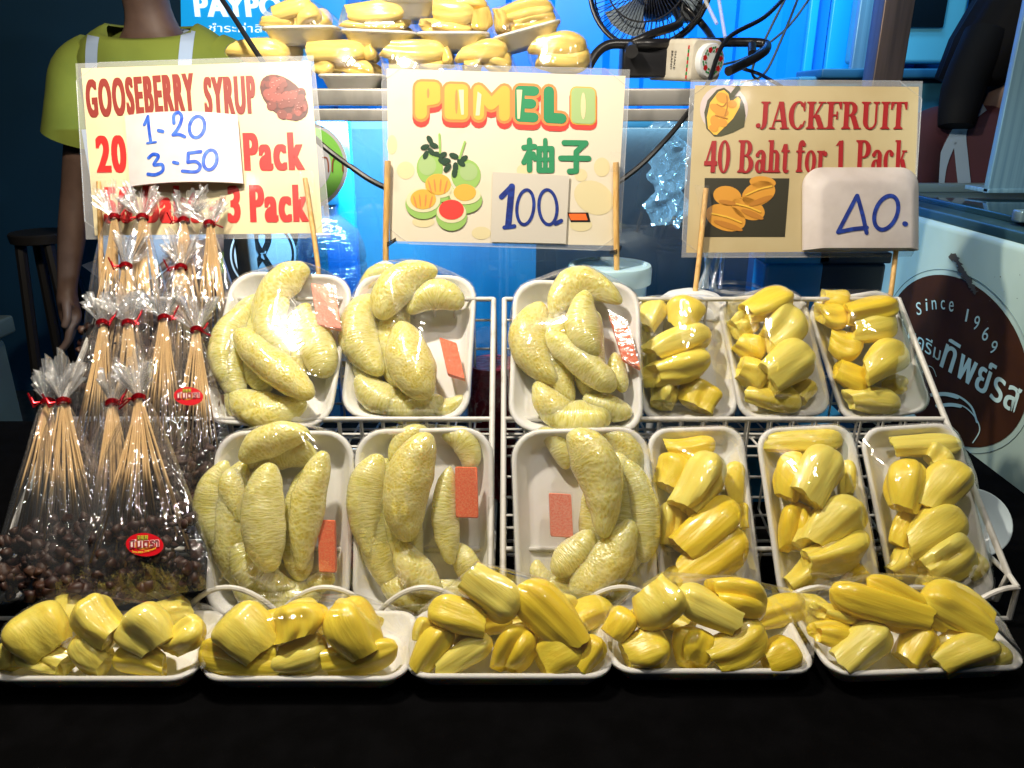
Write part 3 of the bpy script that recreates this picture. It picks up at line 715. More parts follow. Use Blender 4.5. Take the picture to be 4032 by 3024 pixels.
def panel(sh, parent, name, corners, mat, off=0, th=.0006, k=None, sub=1):
    a, b, c, d = corners; mb = MB(); g = []
    fr = [[sh.p(a[0] * (1 - u) * (1 - v) + b[0] * u * (1 - v) + c[0] * u * v + d[0] * (1 - u) * v, a[1] * (1 - u) * (1 - v) + b[1] * u * (1 - v) + c[1] * u * v + d[1] * (1 - u) * v, off, k) for u in [i / sub for i in range(sub + 1)]] for v in [j / sub for j in range(sub + 1)]]
    bk = [[p - sh.n * th for p in r] for r in fr]; n = sub + 1; vs = [p for r in fr for p in r] + [p for r in bk for p in r]; N = n * n; fs = []
    for j in range(sub):
        for i in range(sub):
            q = (j * n + i, j * n + i + 1, (j + 1) * n + i + 1, (j + 1) * n + i); fs.append(q[::-1]); fs.append(tuple(x + N for x in q))
    ed = [i for i in range(n)] + [j * n + sub for j in range(1, n)] + [sub * n + i for i in range(sub - 1, -1, -1)] + [j * n for j in range(sub - 1, 0, -1)]
    for i in range(len(ed)):
        p, q = ed[i], ed[(i + 1) % len(ed)]; fs.append((p, q, q + N, p + N))
    return mb.add(vs, fs).build(name, mat, parent, smooth=sub > 1)


def sleeve(sh, parent, outer, inner, off=.0002):
    mb = MB(); o = [sh.p(*p, off) for p in outer]; i = [sh.p(*p, off) for p in inner]
    for j in range(4):
        q = (j + 1) % 4; mb.poly([o[j], o[q], i[q], i[j]])
    rim = MB().tube([p for j in range(4) for p in (o[j] * .9 + o[(j + 1) % 4] * .1, o[j] * .1 + o[(j + 1) % 4] * .9)], .0007, 6, closed=True)
    mb.add(rim.v, rim.f); return mb.build('laminate_sleeve', LAM, parent, smooth=False)


# a bold serif face, drawn as outlines (letters of the jackfruit sign)
def serif_text(body):
    st, th, sf = .19, .055, .05

    def rect(a, b, c, d): return [(a, b), (c, b), (c, d), (a, d)]

    def ring(cx, cy_, rx, ry, tx, ty, a0=0, a1=360, n=28):
        out = []
        for i in range(n):
            t0, t1 = (math.radians(a0 + (a1 - a0) * q / n) for q in (i, i + 1))
            f = lambda t, x, y: (cx + x * math.cos(t), cy_ + y * math.sin(t))
            out.append([f(t0, rx, ry), f(t1, rx, ry), f(t1, rx - tx, ry - ty), f(t0, rx - tx, ry - ty)])
        return out

    def stem(x, y0=0, y1=1, w=st, s0=.1, s1=.1):
        o = [rect(x, y0, x + w, y1)]
        if s0: o.append(rect(x - s0, y0, x + w + s0, y0 + sf)); o.append([(x - s0 * .6, y0 + sf), (x + w + s0 * .6, y0 + sf), (x + w, y0 + sf * 2.2), (x, y0 + sf * 2.2)])
        if s1: o.append(rect(x - s1, y1 - sf, x + w + s1, y1)); o.append([(x, y1 - sf * 2.2), (x + w, y1 - sf * 2.2), (x + w + s1 * .6, y1 - sf), (x - s1 * .6, y1 - sf)])
        return o

    def diag(x0, y0, x1, y1, w): return [(x0, y0), (x0 + w, y0), (x1 + w, y1), (x1, y1)]

    def dot(x, y, r): return [(x + r * math.cos(t * PI / 8), y + r * .9 * math.sin(t * PI / 8)) for t in range(16)]
    G = {}
    G['J'] = (.62, stem(.30, .28, 1, st, 0, .1) + ring(.245, .28, .245, .30, .19, .06, -100, 0) + [dot(.10, .12, .095)])
    G['A'] = (.86, [diag(.10, 0, .40, 1, .06), diag(.60, 0, .38, 1, .20), rect(.20, .28, .62, .34), rect(.0, 0, .26, sf), rect(.50, 0, .88, sf)])
    G['C'] = (.80, ring(.42, .5, .41, .52, .20, .06, 45, 315) + [rect(.68, .66, .72, 1.0), diag(.60, .06, .72, .30, .045), [(.62, .84), (.70, .66), (.72, .66), (.72, .86)]])
    G['K'] = (.90, stem(.12) + [diag(.31, .42, .66, .96, .07), diag(.62, 0, .36, .52, .22), rect(.54, 1 - sf, .86, 1), rect(.52, 0, .92, sf)])
    G['F'] = (.72, stem(.12) + [rect(.31, 1 - th, .68, 1), rect(.31, .48, .52, .48 + th), rect(.64, .74, .69, 1), rect(.48, .36, .53, .64), [(.56, .95), (.64, .74), (.66, .95)]])
    G['R'] = (.88, stem(.12) + ring(.36, .74, .33, .26, .20, .055, -90, 90) + [rect(.31, 1 - th, .37, 1), rect(.31, .48, .40, .48 + th), diag(.62, 0, .40, .5, .21), rect(.58, 0, .90, sf)])
    G['U'] = (.90, stem(.12, .28, 1, st, 0, .1) + stem(.66, .28, 1, .065, 0, .1) + ring(.425, .30, .305, .32, .19, .06, 180, 300) + ring(.425, .30, .305, .32, .065, .06, 298, 360))
    G['I'] = (.44, stem(.12)); G['T'] = (.78, stem(.29, 0, 1, st, .1, 0) + [rect(.03, 1 - th, .75, 1), rect(.03, .72, .07, 1), rect(.71, .72, .75, 1), [(.05, .96), (.07, .72), (.17, .96)], [(.73, .96), (.71, .72), (.61, .96)]])
    G['4'] = (.62, [diag(.04, .24, .34, 1.0, .06), rect(.03, .22, .60, .36), rect(.34, 0, .52, 1.0)])
    G['0'] = (.62, ring(.30, .5, .27, .52, .155, .05)); G['1'] = (.44, stem(.16, 0, 1, .17, .1, 0) + [[(.03, .84), (.16, .88), (.33, 1.02), (.16, .98)]])
    G['B'] = (.84, stem(.12) + ring(.38, .755, .29, .245, .19, .05, -90, 90) + ring(.40, .26, .36, .28, .20, .055, -90, 90) + [rect(.30, 1 - .05, .40, 1), rect(.30, .5, .40, .55), rect(.30, -.02, .42, .04)])
    G['P'] = (.78, stem(.12) + ring(.38, .72, .34, .28, .20, .055, -90, 90) + [rect(.30, 1 - th, .40, 1), rect(.30, .44, .40, .44 + th)])
    G['a'] = (.60, [rect(.32, .06, .50, .52)] + ring(.24, .19, .21, .21, .15, .05) + ring(.28, .50, .22, .20, .17, .055, 0, 150) + [dot(.12, .54, .08), rect(.44, 0, .60, .06), rect(.30, .34, .36, .40)])
    G['h'] = (.66, stem(.10, 0, 1, .17, .07, 0) + [rect(.03, .95, .12, 1.0)] + ring(.36, .46, .21, .24, .17, .06, 0, 125) + stem(.40, 0, .47, .17, .07, 0))
    G['t'] = (.42, [rect(.12, .12, .29, .84), rect(.02, .63, .40, .69), [(.04, .67), (.14, .70), (.29, .88), (.12, .88)]] + ring(.27, .15, .15, .17, .15, .05, 180, 330))
    G['f'] = (.46, stem(.12, 0, .82, .17, .07, 0) + [rect(.03, .63, .42, .69), dot(.38, .88, .075)] + ring(.29, .80, .17, .22, .17, .055, 40, 180))
    G['o'] = (.58, ring(.28, .34, .26, .36, .16, .05)); G['r'] = (.50, stem(.10, 0, .68, .17, .07, 0) + [rect(.02, .63, .12, .68), dot(.40, .58, .09)] + ring(.33, .50, .12, .19, .05, .07, 70, 170))
    G['c'] = (.54, ring(.28, .34, .26, .36, .17, .05, 50, 318) + [dot(.40, .56, .085)]); G['k'] = (.66, stem(.10, 0, 1, .17, .07, 0) + [rect(.03, .95, .12, 1.0), diag(.27, .32, .44, .66, .07), diag(.43, 0, .28, .40, .19), rect(.38, .63, .60, .68), rect(.38, 0, .66, .05)])
    G[' '] = (.34, [])
    vs, fs, x, q = [], [], 0, 0
    for ch in body:
        adv, ps = G[ch]
        for p in ps:
            b = len(vs); q += 1; vs += [Vector((x + a, c, (q % 24) * .35)) for a, c in p]; fs.append(tuple(range(b, b + len(p))))
        x += adv
    V, Fc = [], []
    for j, sx in enumerate((-.014, 0, .014)):
        b = len(V); V += [Vector((v.x + sx, v.y, v.z + j * 9)) for v in vs]; Fc += [tuple(i + b for i in f) for f in fs]
    return V, Fc


def pole(sh, parent, pts, r=.0035, off=.006, mat=BAMBOO):
    P = [sh.p(x, y, off, k) for k, x, y in pts]; mb = MB().tube(cat_rom(P, 6) if len(P) > 2 else P, r, 10)
    return mb.build('bamboo_stick', mat, parent)


# --- gooseberry syrup sign
SG = Sheet('A', (1270, 930), 1.075, 25)
o = root('gooseberry_sign', SG.p(1270, 1490), 'cream laminated gooseberry syrup sign with tall brick and red letters', 'sign')
pc = [(505, 425), (1928, 378), (2008, 1450), (590, 1465)]
panel(SG, o, 'paper_sheet', pc, PAPER); sleeve(SG, o, [(470, 395), (1950, 345), (2060, 1480), (535, 1490)], pc)
words(SG, o, [('GOOSEBERRY', ((545, 735), (1222, 690), (525, 497)), .07, .022), ('SYRUP', ((1276, 720), (1598, 708), (1262, 480)), .07, .022)], BRICK)
words(SG, o, [('20', ((605, 1078), (795, 1074), (590, 845)), .05, .02), ('Pack', ((1522, 1065), (1900, 1060), (1508, 828)), .055, .02), ('50', ((648, 1392), (832, 1390), (640, 1162)), .05, .02), ('Baht', ((895, 1390), (1248, 1388), (888, 1158)), .055, .02),
               ('3', ((1418, 1388), (1500, 1387), (1412, 1155)), .05, .02), ('Pack', ((1558, 1385), (1926, 1382), (1548, 1152)), .055, .02)], RED)
strokes(SG, o, [([(1315, 1300), (1360, 1299)], False)], 26, RED)
rd = random.Random(3); pl_ = []; pd = []; ph = []; pm_ = []
ca, sa = math.cos(math.radians(42)), math.sin(math.radians(42))
for i in range(78):
    u, v = rd.uniform(-1, 1), rd.uniform(-1, 1)
    if u * u + v * v > .92: continue
    x, y = 1770 + ca * u * 165 - sa * v * 105, 605 + sa * u * 165 + ca * v * 105; r = rd.uniform(20, 32)
    (pl_ if i % 3 else pm_).append(ell(x, y, r, r * .95, n=14)); pd.append(ell(x + r * .25, y + r * .3, r * .85, r * .75, n=12)); ph.append(ell(x - r * .3, y - r * .35, r * .15, r * .11, n=8))
pic = shapes(SG, o, [ell(1768, 608, 178, 108, 42)], BER3, .0005)
shapes(SG, o, pl_, BER1, .0007); shapes(SG, o, pm_, BER2, .0008); shapes(SG, o, pd[::3], BER3, .00075); shapes(SG, o, ph[::2], BER4, .0013)
pole(SG, o, [('A', 1905, 1120), ('A', 1985, 1660), ('M', 1110, 800), ('M', 1160, 1150)], .0034)
pole(SG, o, [('A', 628, 1140), ('A', 640, 1500), ('A', 645, 1800)], .0034)
panel(SG, o, 'clear_tape', [(1870, 1080), (1960, 1075), (1985, 1330), (1890, 1335)], TAPE, .0105, .0001); panel(SG, o, 'clear_tape', [(590, 1090), (680, 1085), (690, 1300), (600, 1310)], TAPE, .0105, .0001)
# foam price card curled over it
CG = Sheet('A', (1150, 930), 1.072, 25); CG.bulge = lambda x, y: .004 + .013 * (1 - ((x - 1155) / 360) ** 2)
oc = root('price_card', CG.p(1150, 1170), 'curled white foam price card reading 1-20 and 3-50, taped on the gooseberry sign', 'price card')
CC = [(785, 728), (1487, 728), (1520, 1148), (825, 1170)]
panel(CG, oc, 'foam_sheet', CC, noisy(M('thin_foam', (.60, .58, .58), .5, sss=.1), (.56, .54, .54), (30, 30, 30)), .001, .003, sub=14)
strokes(CG, oc, [([(925, 800), (950, 755)], False), ([(950, 752), (957, 830), (968, 902)], False), ([(945, 916), (1003, 912)], False, 14), ([(1020, 842), (1048, 850)], False), ([(1118, 800), (1118, 752), (1148, 736), (1166, 768), (1146, 828), (1112, 872)], False), ([(1112, 872), (1150, 870), (1184, 884)], False),
                 (ell(1257, 822, 44, 66, 12, 12), True), ([(955, 1006), (985, 986), (1020, 1000), (990, 1050), (1042, 1052), (1046, 1090), (1000, 1112), (950, 1106)], False), ([(1116, 1040), (1142, 1046)], False),
                 ([(1280, 972), (1206, 984)], False), ([(1206, 984), (1203, 1040)], False), ([(1203, 1040), (1250, 1034), (1276, 1062), (1252, 1096), (1170, 1094)], False), (ell(1334, 1020, 38, 62, 12, 12), True)], 21, BLUEPEN, .0014)

# --- pomelo sign
SP = Sheet('B', (1090, 960), 1.06, 11)
o = root('pomelo_sign', SP.p(1080, 1540), 'off-white laminated pomelo sign with colourful rounded letters and fruit pictures', 'sign')
pc = [(352, 425), (1838, 472), (1776, 1528), (370, 1500)]
panel(SP, o, 'paper_sheet', pc, PAPERP); sleeve(SP, o, [(318, 395), (1866, 432), (1802, 1562), (345, 1512)], pc)
LET = dict(P=[([(566, 708), (566, 545), (648, 547), (650, 615), (600, 622)], False)], O=[([(745, 556), (745, 712), (826, 714), (826, 558)], True)], M=[([(924, 716), (924, 562), (1003, 652), (1084, 568), (1084, 722)], False)],
           E=[([(1270, 568), (1180, 564), (1180, 728), (1266, 732)], False), ([(1180, 645), (1252, 647)], False)], L=[([(1360, 570), (1360, 734), (1438, 738)], False)], o=[([(1530, 576), (1530, 738), (1618, 742), (1618, 580)], True)])
WD = dict(P=74, O=66, M=68, E=62, L=66, o=60)


def grow(ls, w, dy=0): return [([(x, y + dy) for x, y in l[0]], l[1], w, 0) for l in ls]


for off, extra, dy, ch, mt in ((.0005, 34, 30, 'POMEL', REDI), (.0005, 24, 26, 'o', REDI), (.0006, 34, 16, 'POMEL', REDI), (.0009, 32, 0, 'POMEL', ORI), (.0009, 16, 0, 'o', YELI)):
    strokes(SP, o, [q for c in ch for q in grow(LET[c], WD[c] + extra, dy)], 0, mt, off)
strokes(SP, o, [q for c in 'POM' for q in grow(LET[c], WD[c])], 0, YELI, .0013)
strokes(SP, o, [q for c in 'EL' for q in grow(LET[c], WD[c])], 0, GREENI, .0013)
strokes(SP, o, grow(LET['o'], WD['o']), 0, PALEG, .0013)
shapes(SP, o, [[(800, 560), (832, 560), (832, 715), (815, 715)], [(918, 570), (942, 590), (930, 720), (905, 720)], [(1160, 560), (1195, 560), (1180, 740), (1165, 740)]], CREAMI, .0017)
shapes(SP, o, [ell(786, 634, 9, 78, 0, 12), ell(610, 582, 8, 32, 0, 12)], ORI, .0016); shapes(SP, o, [ell(1574, 660, 16, 84, 0, 14)], PALEY, .0016)
strokes(SP, o, [([(1240, 872), (1240, 1058)], False), ([(1205, 918), (1272, 912)], False), ([(1235, 950), (1205, 1010)], False), ([(1265, 955), (1272, 990)], False, 26), ([(1300, 925), (1378, 925), (1378, 1060), (1300, 1060)], True, 34, 0), ([(1338, 872), (1338, 1058)], False, 28), ([(1300, 992), (1378, 992)], False, 24),
                ([(1455, 888), (1590, 890)], False), ([(1590, 890), (1530, 945)], False), ([(1530, 945), (1530, 1062)], False), ([(1530, 1064), (1488, 1066)], False), ([(1434, 984), (1608, 986)], False)], 34, GREENI, .0008)
shapes(SP, o, [ell(470, 1060, 55, 55), ell(385, 900, 32, 60), ell(1210, 1060, 50, 40), ell(1560, 1090, 40, 40), ell(1690, 1040, 50, 60), ell(1640, 1230, 130, 100, 30), ell(1560, 1400, 70, 40), ell(940, 1450, 60, 40), ell(580, 1380, 70, 35)], PALEY, .0003)
shapes(SP, o, [ell(620, 1045, 82, 100), ell(845, 1090, 92, 98)], LIMEI, .0006); shapes(SP, o, [ell(605, 1030, 55, 62), ell(862, 1070, 55, 55)], PALEG, .0008)
lv = [ell(620 + dx, 905 + dy, 30, 17, a, 10) for dx, dy, a in ((0, -35, 60), (25, 0, 20), (-30, 10, -20), (10, 40, 50), (-25, 60, 110), (45, 55, 10), (80, 60, -30))] + [ell(770 + dx, 1010 + dy, 32, 18, a, 10) for dx, dy, a in ((0, -40, 20), (-50, -10, 0), (45, 5, 40), (10, 30, 90), (-40, 35, 130), (60, -20, -40), (5, 65, 100), (-70, -5, 30))]
shapes(SP, o, lv, DKGI, .001); strokes(SP, o, [([(680, 836), (684, 950)], False), ([(838, 884), (805, 985)], False)], 14, LIMEI, .0012)
shapes(SP, o, [ell(680, 1190, 92, 68), ell(580, 1268, 112, 96), ell(840, 1245, 106, 84), ell(755, 1348, 97, 88)], LIMEI, .0014)
shapes(SP, o, [ell(680, 1180, 86, 52), ell(580, 1246, 106, 76), ell(840, 1214, 98, 58), ell(755, 1322, 92, 66)], CREAMI, .0018)
shapes(SP, o, [ell(672, 1148, 80, 66), ell(580, 1240, 80, 62), ell(838, 1198, 70, 52)], YELI, .0021); shapes(SP, o, [ell(755, 1305, 78, 62)], REDI, .0021)
shapes(SP, o, [ell(672 + dx, 1150 + abs(dx) * .25, 6, 44, dx * .3, 8) for dx in (-50, -20, 15, 48)] + [ell(580 + dx, 1244 + abs(dx) * .25, 6, 42, dx * .3, 8) for dx in (-50, -20, 15, 48)], ORI, .0024)
shapes(SP, o, [[(1475, 1322), (1605, 1322), (1620, 1382), (1497, 1382)]], BLACKI, .0006); shapes(SP, o, [[(1482, 1330), (1590, 1330), (1602, 1370), (1498, 1370)]], ORG, .0009)
pole(SP, o, [('B', 362, 1005), ('B', 352, 1400), ('E', 350, 120), ('E', 350, 340)], .0042); pole(SP, o, [('B', 1774, 1015), ('B', 1776, 1400), ('E', 1782, 250), ('E', 1787, 450)], .0042)
tw = MB()
for a in ((370, 1520), (1770, 1570)):
    for d in (-8, 0, 8): tw.tube([SP.p(a[0] - 30, a[1] + d, .002), SP.p(a[0], a[1] + d * 1.3, .012), SP.p(a[0] + 40, a[1] - 30 + d, .002)], .0008, 6)
tw.build('wire_tie', CABLE, o)
panel(SP, o, 'clear_tape', [(325, 980), (400, 980), (405, 1110), (328, 1110)], TAPE, .0115, .0001); panel(SP, o, 'clear_tape', [(1735, 950), (1830, 955), (1828, 1080), (1732, 1075)], TAPE, .0115, .0001)
o = root('price_card', SP.p(1240, 1510, .003), 'square white paper price card reading 100 in navy marker, on the pomelo sign', 'price card')
panel(SP, o, 'card_sheet', [(1012, 1072), (1487, 1095), (1465, 1516), (1000, 1506)], M('white_card', (.58, .54, .47), .6), .0032, .0006)
strokes(SP, o, [([(1066, 1226), (1128, 1164)], False, 34), ([(1130, 1162), (1108, 1400)], False, 40), ([(1084, 1416), (1146, 1408)], False, 26), (ell(1214, 1290, 52, 108, 6, 14), True), (ell(1354, 1290, 56, 108, -4, 14), True), ([(1402, 1392), (1436, 1374)], False, 26)], 20, NAVYPEN, .0037)

# --- jackfruit sign
SJ = Sheet('C', (840, 1050), 1.06, 20)
o = root('jackfruit_sign', SJ.p(800, 1590), 'tan laminated jackfruit sign with dark red serif letters and a photo of fruit on black', 'sign')
pc = [(165, 530), (1557, 540), (1532, 1562), (110, 1572)]
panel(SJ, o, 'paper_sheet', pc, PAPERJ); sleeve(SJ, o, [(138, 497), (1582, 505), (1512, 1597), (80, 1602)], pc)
words(SJ, o, [('JACKFRUIT', ((540, 806), (1476, 808), (551, 630)), 0)], DRED, serif=True)
words(SJ, o, [('40', ((218, 1078), (378, 1078), (228, 873)), 0), ('Baht', ((425, 1078), (746, 1078), (436, 873)), 0), ('for', ((787, 1076), (980, 1076), (797, 873)), 0), ('1', ((1035, 1076), (1096, 1076), (1040, 873)), 0), ('Pack', ((1158, 1076), (1484, 1076), (1168, 873)), 0)], DRED, serif=True)
shapes(SJ, o, [ell(345, 680, 150, 150)], VIO, .0003)
shapes(SJ, o, [[(222, 700), (242, 625), (300, 560), (345, 546), (378, 570), (400, 602), (445, 598), (470, 650), (480, 720), (470, 790), (400, 825), (330, 848), (285, 850), (235, 800)]], JDK, .0005)
shapes(SJ, o, [[(238, 730), (258, 640), (310, 572), (345, 560), (372, 585), (385, 640), (430, 602), (448, 620), (440, 670), (400, 740), (300, 840), (280, 838), (245, 800)]], JYEL, .0008)
shapes(SJ, o, [ell(335, 610, 42, 32, 20), ell(300, 680, 50, 26, 30), ell(330, 700, 45, 28, 10), ell(395, 650, 30, 25, 0), ell(290, 760, 42, 30, 70), ell(335, 765, 32, 26, 30), ell(280, 800, 30, 22, 20)], JORI, .0011)
strokes(SJ, o, [([(300, 650), (335, 665), (360, 640)], False), ([(290, 720), (330, 730), (365, 740)], False), ([(360, 600), (365, 660), (350, 720)], False)], 8, JORI2, .0013)
strokes(SJ, o, [([(398, 590), (430, 548)], False)], 30, JDK, .001)
shapes(SJ, o, [[(225, 1108), (752, 1110), (724, 1474), (215, 1474)]], JBG, .0004)
shapes(SJ, o, [ell(585, 1135, 82, 38, 5), ell(365, 1220, 88, 62, 10), ell(560, 1205, 108, 72, -22), ell(495, 1298, 108, 66, 22), ell(355, 1355, 128, 80, 18)], JORI, .0007)
shapes(SJ, o, [ell(575, 1250, 80, 18, -22), ell(520, 1335, 75, 18, 22), ell(370, 1405, 95, 18, 18), ell(370, 1262, 60, 14, 10)], JORI2, .0012)
strokes(SJ, o, [([(480, 1215), (560, 1180), (640, 1160)], False), ([(420, 1270), (500, 1290), (570, 1320)], False), ([(270, 1330), (360, 1350), (450, 1385)], False)], 10, JYEL, .0014)
pole(SJ, o, [('C', 228, 1180), ('C', 190, 1560), ('F', 160, 240), ('F', 132, 470)], .0036); pole(SJ, o, [('C', 1440, 1300), ('C', 1408, 1550), ('F', 1372, 265), ('F', 1325, 500)], .0034, .004)
panel(SJ, o, 'clear_tape', [(150, 1165), (240, 1165), (262, 1330), (210, 1440)], TAPE, .0105, .0001)
oc = root('price_card', SJ.p(1180, 1556, .004), 'upturned white foam tray with a handwritten price, on the jackfruit sign', 'price card')


def rtop(x0, x1, y0, y1, r, off, n=8):
    out = [SJ.p(x0, y1, off), SJ.p(x1, y1, off)]
    for i in range(n): a = PI / 2 * i / (n - 1); out.append(SJ.p(x1 - r + r * math.cos(a), y0 + r - r * math.sin(a), off))
    for i in range(n): a = PI / 2 * i / (n - 1); out.append(SJ.p(x0 + r - r * math.sin(a), y0 + r - r * math.cos(a), off))
    return out


MB().loft([rtop(826, 1540, 1050, 1562, 115, .003), rtop(826, 1540, 1050, 1562, 115, .007), rtop(834, 1534, 1058, 1562, 112, .0085), rtop(880, 1500, 1105, 1561, 100, .016), rtop(905, 1478, 1135, 1560, 90, .020), rtop(930, 1456, 1160, 1559, 80, .0215)]).build('foam_tray', noisy(M('shaded_foam', (.50, .45, .43), .5, sss=.1), (.45, .40, .38), (40, 40, 40), bump=.12, bscale=(420, 420, 420), bdist=.0006), oc, angle=60)  # foam colour darkened to stand for the shade on this card
strokes(SJ, oc, [([(1012, 1464), (1128, 1242)], False), ([(1130, 1242), (1160, 1350), (1186, 1468)], False), ([(1012, 1464), (1100, 1446), (1188, 1436)], False), (ell(1306, 1345, 66, 108, 22, 14), True), ([(1418, 1412), (1424, 1414)], False, 30)], 25, NAVYPEN, .0222)


# ------------------------------------------------------------------ bags of gooseberry skewers
stick_me = None


def bag(label, tie, zt, bot, zb, wb, flare=.036, nst=21, seed=0, sticker=None):
    global stick_me
    rd = random.Random(seed); T, B = at('X', *tie, zt), at('X', *bot, zb); a = (B - T); L = a.length; a.normalize()
    e1 = (RT - a * a.x).normalized(); e2 = e1.cross(a).normalized()
    if e2.y > 0: e2 = -e2
    m3 = Matrix((e1, a, e2)).transposed()
    if m3.determinant() < 0: e1 = -e1; m3 = Matrix((e1, a, e2)).transposed()
    o = root('skewer_bag', T, label, 'snack bag', 'bags of gooseberry skewers', m3)
    n = 72; ph = [rd.uniform(0, 6.28) for _ in range(6)]
    pleat = lambda th, k: .5 * math.sin(9 * th + ph[0]) + .35 * math.sin(14 * th + ph[1]) + .25 * math.sin(23 * th + ph[2])
    rings = []
    for i in range(26):
        s = i / 25; q = s ** .85
        rx = .0055 + (wb / 2 - .0055) * (1 - (1 - q) ** 1.55); ry = .0050 + .019 * math.sin(min(1, s * 1.15) * PI / 2) * (1 - max(0, s - .8) * 4.6)
        am = .30 * (1 - s) ** 1.2 + .05
        rings.append([Vector(((rx * (1 + am * .5 * pleat(2 * PI * j / n, s))) * math.cos(2 * PI * j / n) + .004 * math.sin(s * 5 + ph[3]), s * L, max(ry, .001) * (1 + am * pleat(2 * PI * j / n, s)) * math.sin(2 * PI * j / n) + .005 * noise.noise(Vector((j * .3, s * 6, seed))) * s)) for j in range(n)])
    mb = MB().loft(rings, False, False); mb.build('cellophane_bag', BAGF, o, world=False, angle=0)
    rings = []; nf = 200; tl = rd.uniform(-.25, .25)
    for i in range(9):
        s = i / 8; rg = []
        for j in range(nf):
            th = 2 * PI * j / nf; z = abs(math.sin(17 * th + ph[4])) ** .7 + .25 * math.sin(41 * th + ph[2]) ; ln = flare * (1 + .28 * math.sin(3 * th + ph[5]) + .22 * math.sin(7 * th + ph[0]))
            r = .0045 + .021 * s ** 1.2 * (.62 + .5 * z); rz = .0035 + .013 * s ** 1.1 * (.3 + .9 * z)
            rg.append(Vector((r * math.cos(th) * (1 + .25 * math.sin(2 * th + ph[1])) + tl * s * flare, -s * ln * (1 - .12 * abs(math.cos(th))), rz * math.sin(th))))
        rings.append(rg)
    MB().loft(rings, False, False).build('pleated_top', FLARE, o, world=False, angle=0)
    tm = MB()
    for dy in (-.0016, .0004, .0022): tm.tube([Vector((.0070 * math.cos(t * PI / 8), dy + .0008 * math.sin(t), .0066 * math.sin(t * PI / 8))) for t in range(16)], .0014, 6, closed=True)
    sd = rd.choice((-1, 1))
    for k in (0, 1): tm.tube([(.006 * sd, .0, .003), (.012 * sd, .002 + .005 * k, .007), ((.016 + .004 * k) * sd, (.006 + .006 * k) * rd.choice((-1, 1)), .006)], .0011, 5)
    tm.build('twist_tie', TIE, o, world=False)
    if stick_me is None:
        q = MB().tube([(0, 0, 0), (0, .5, 0), (0, 1, 0)], .00105, 6); stick_me = bpy.data.meshes.new('skewer_stick'); stick_me.from_pydata([tuple(v) for v in q.v], [], q.f); stick_me.materials.append(STICK)
        stick_me.polygons.foreach_set('use_smooth', [True] * len(stick_me.polygons))
    for i in range(nst):
        u = (i + .5) / nst * 2 - 1; en = rd.uniform(.70, .86) * L
        p0 = Vector((u * .0042 + rd.uniform(-.001, .001), rd.uniform(.000, .012), rd.uniform(-.003, .003))); p1 = Vector((u * wb * .36 + rd.uniform(-.006, .006), en, rd.uniform(-.008, .013)))
        d = p1 - p0; s = bpy.data.objects.new('skewer_stick', stick_me); COL.objects.link(s); s.parent = o
        s.matrix_local = Matrix.Translation(p0) @ d.to_track_quat('Y', 'Z').to_matrix().to_4x4() @ Matrix.Diagonal((1, d.length, 1, 1))
    bm_ = MB()
    for i in range(170):
        s = rd.uniform(.64, .97); bm_.sphere((rd.uniform(-1, 1) * wb * .40, s * L, rd.uniform(-.010, .012)), rd.uniform(.0035, .0075), 8, (rd.uniform(.7, 1.25), rd.uniform(.7, 1.3), rd.uniform(.7, 1.2)))
    for v in bm_.v: v += Vector((noise.noise(v * 160), noise.noise(v * 160 + Vector((9, 0, 0))), noise.noise(v * 150 + Vector((0, 9, 0))))) * .0048
    tag(bm_.build('berry_cluster', BERRY, o, world=False, angle=0), kind='stuff')
    if sticker:
        STK(o, sticker, e2, wb)
    return o


STR = M('red_sticker', (.60, .004, .012), .35, coat=.3); STW = INK('sticker_white', (.80, .62, .60)); STY = INK('sticker_yellow', (.75, .62, .05)); STG = INK('sticker_green', (.05, .16, .02)); STO = INK('sticker_orange', (.70, .25, .02)); STM = INK('sticker_maroon', (.30, .01, .03))


def STK(o, spec, e2, wb):
    k, cx, cy_, sc, full = spec; sh = Sheet('S', (0, 0), 1, 0); sh.n = e2.copy(); m = WM[o.name]
    sh.P = m @ Vector((0, .001, .0255)); sh.k = k
    f = lambda x, y: ((x - 875) * sc + cx, (y - 925) * sc + cy_)
    so = panel(sh, o, 'sticker', [(0, 0)] * 4, STR) if False else shapes(sh, o, [[f(*q) for q in ell(875, 925, 725, 450, 4, 40)]], STR, 0, 'sticker')
    bx = lambda a, b, c: (f(*a), f(*b), f(*c))
    words(sh, o, [('มินตรา', bx((290, 1090), (1450, 1010), (290, 740)), .10, .05)], STW, .0006)
    shapes(sh, o, [[f(*q) for q in ell(800, 930, 330, 190, 0, 20)]], STO, .0002)
    words(sh, o, [('มินตรา', bx((300, 1075), (1440, 1000), (300, 750)), .02, .01)], STM, .0012)
    words(sh, o, [('ขนม', bx((590, 750), (1010, 735), (590, 575)), .09, .03)], STY, .0006); words(sh, o, [('ขนม', bx((605, 742), (1000, 725), (605, 585)), .03, 0)], STG, .0012)
    if full:
        vs, fs = text_verts('โทร.083-7787492', .015, .012); xs = [v.x for v in vs]; x0, x1 = min(xs), max(xs)
        out = []
        for v in vs:
            u = (v.x - x0) / (x1 - x0); x = 410 + u * 910; y = 1190 + 80 * (1 - (2 * u - .75) ** 2) - 60 * u; out.append(sh.p(*f(x + 40 * (u - .3) * v.y, y - v.y * 110), .0008 + v.z * .00002))
        MB().add(out, fs).build('lettering', STY, o, smooth=False)


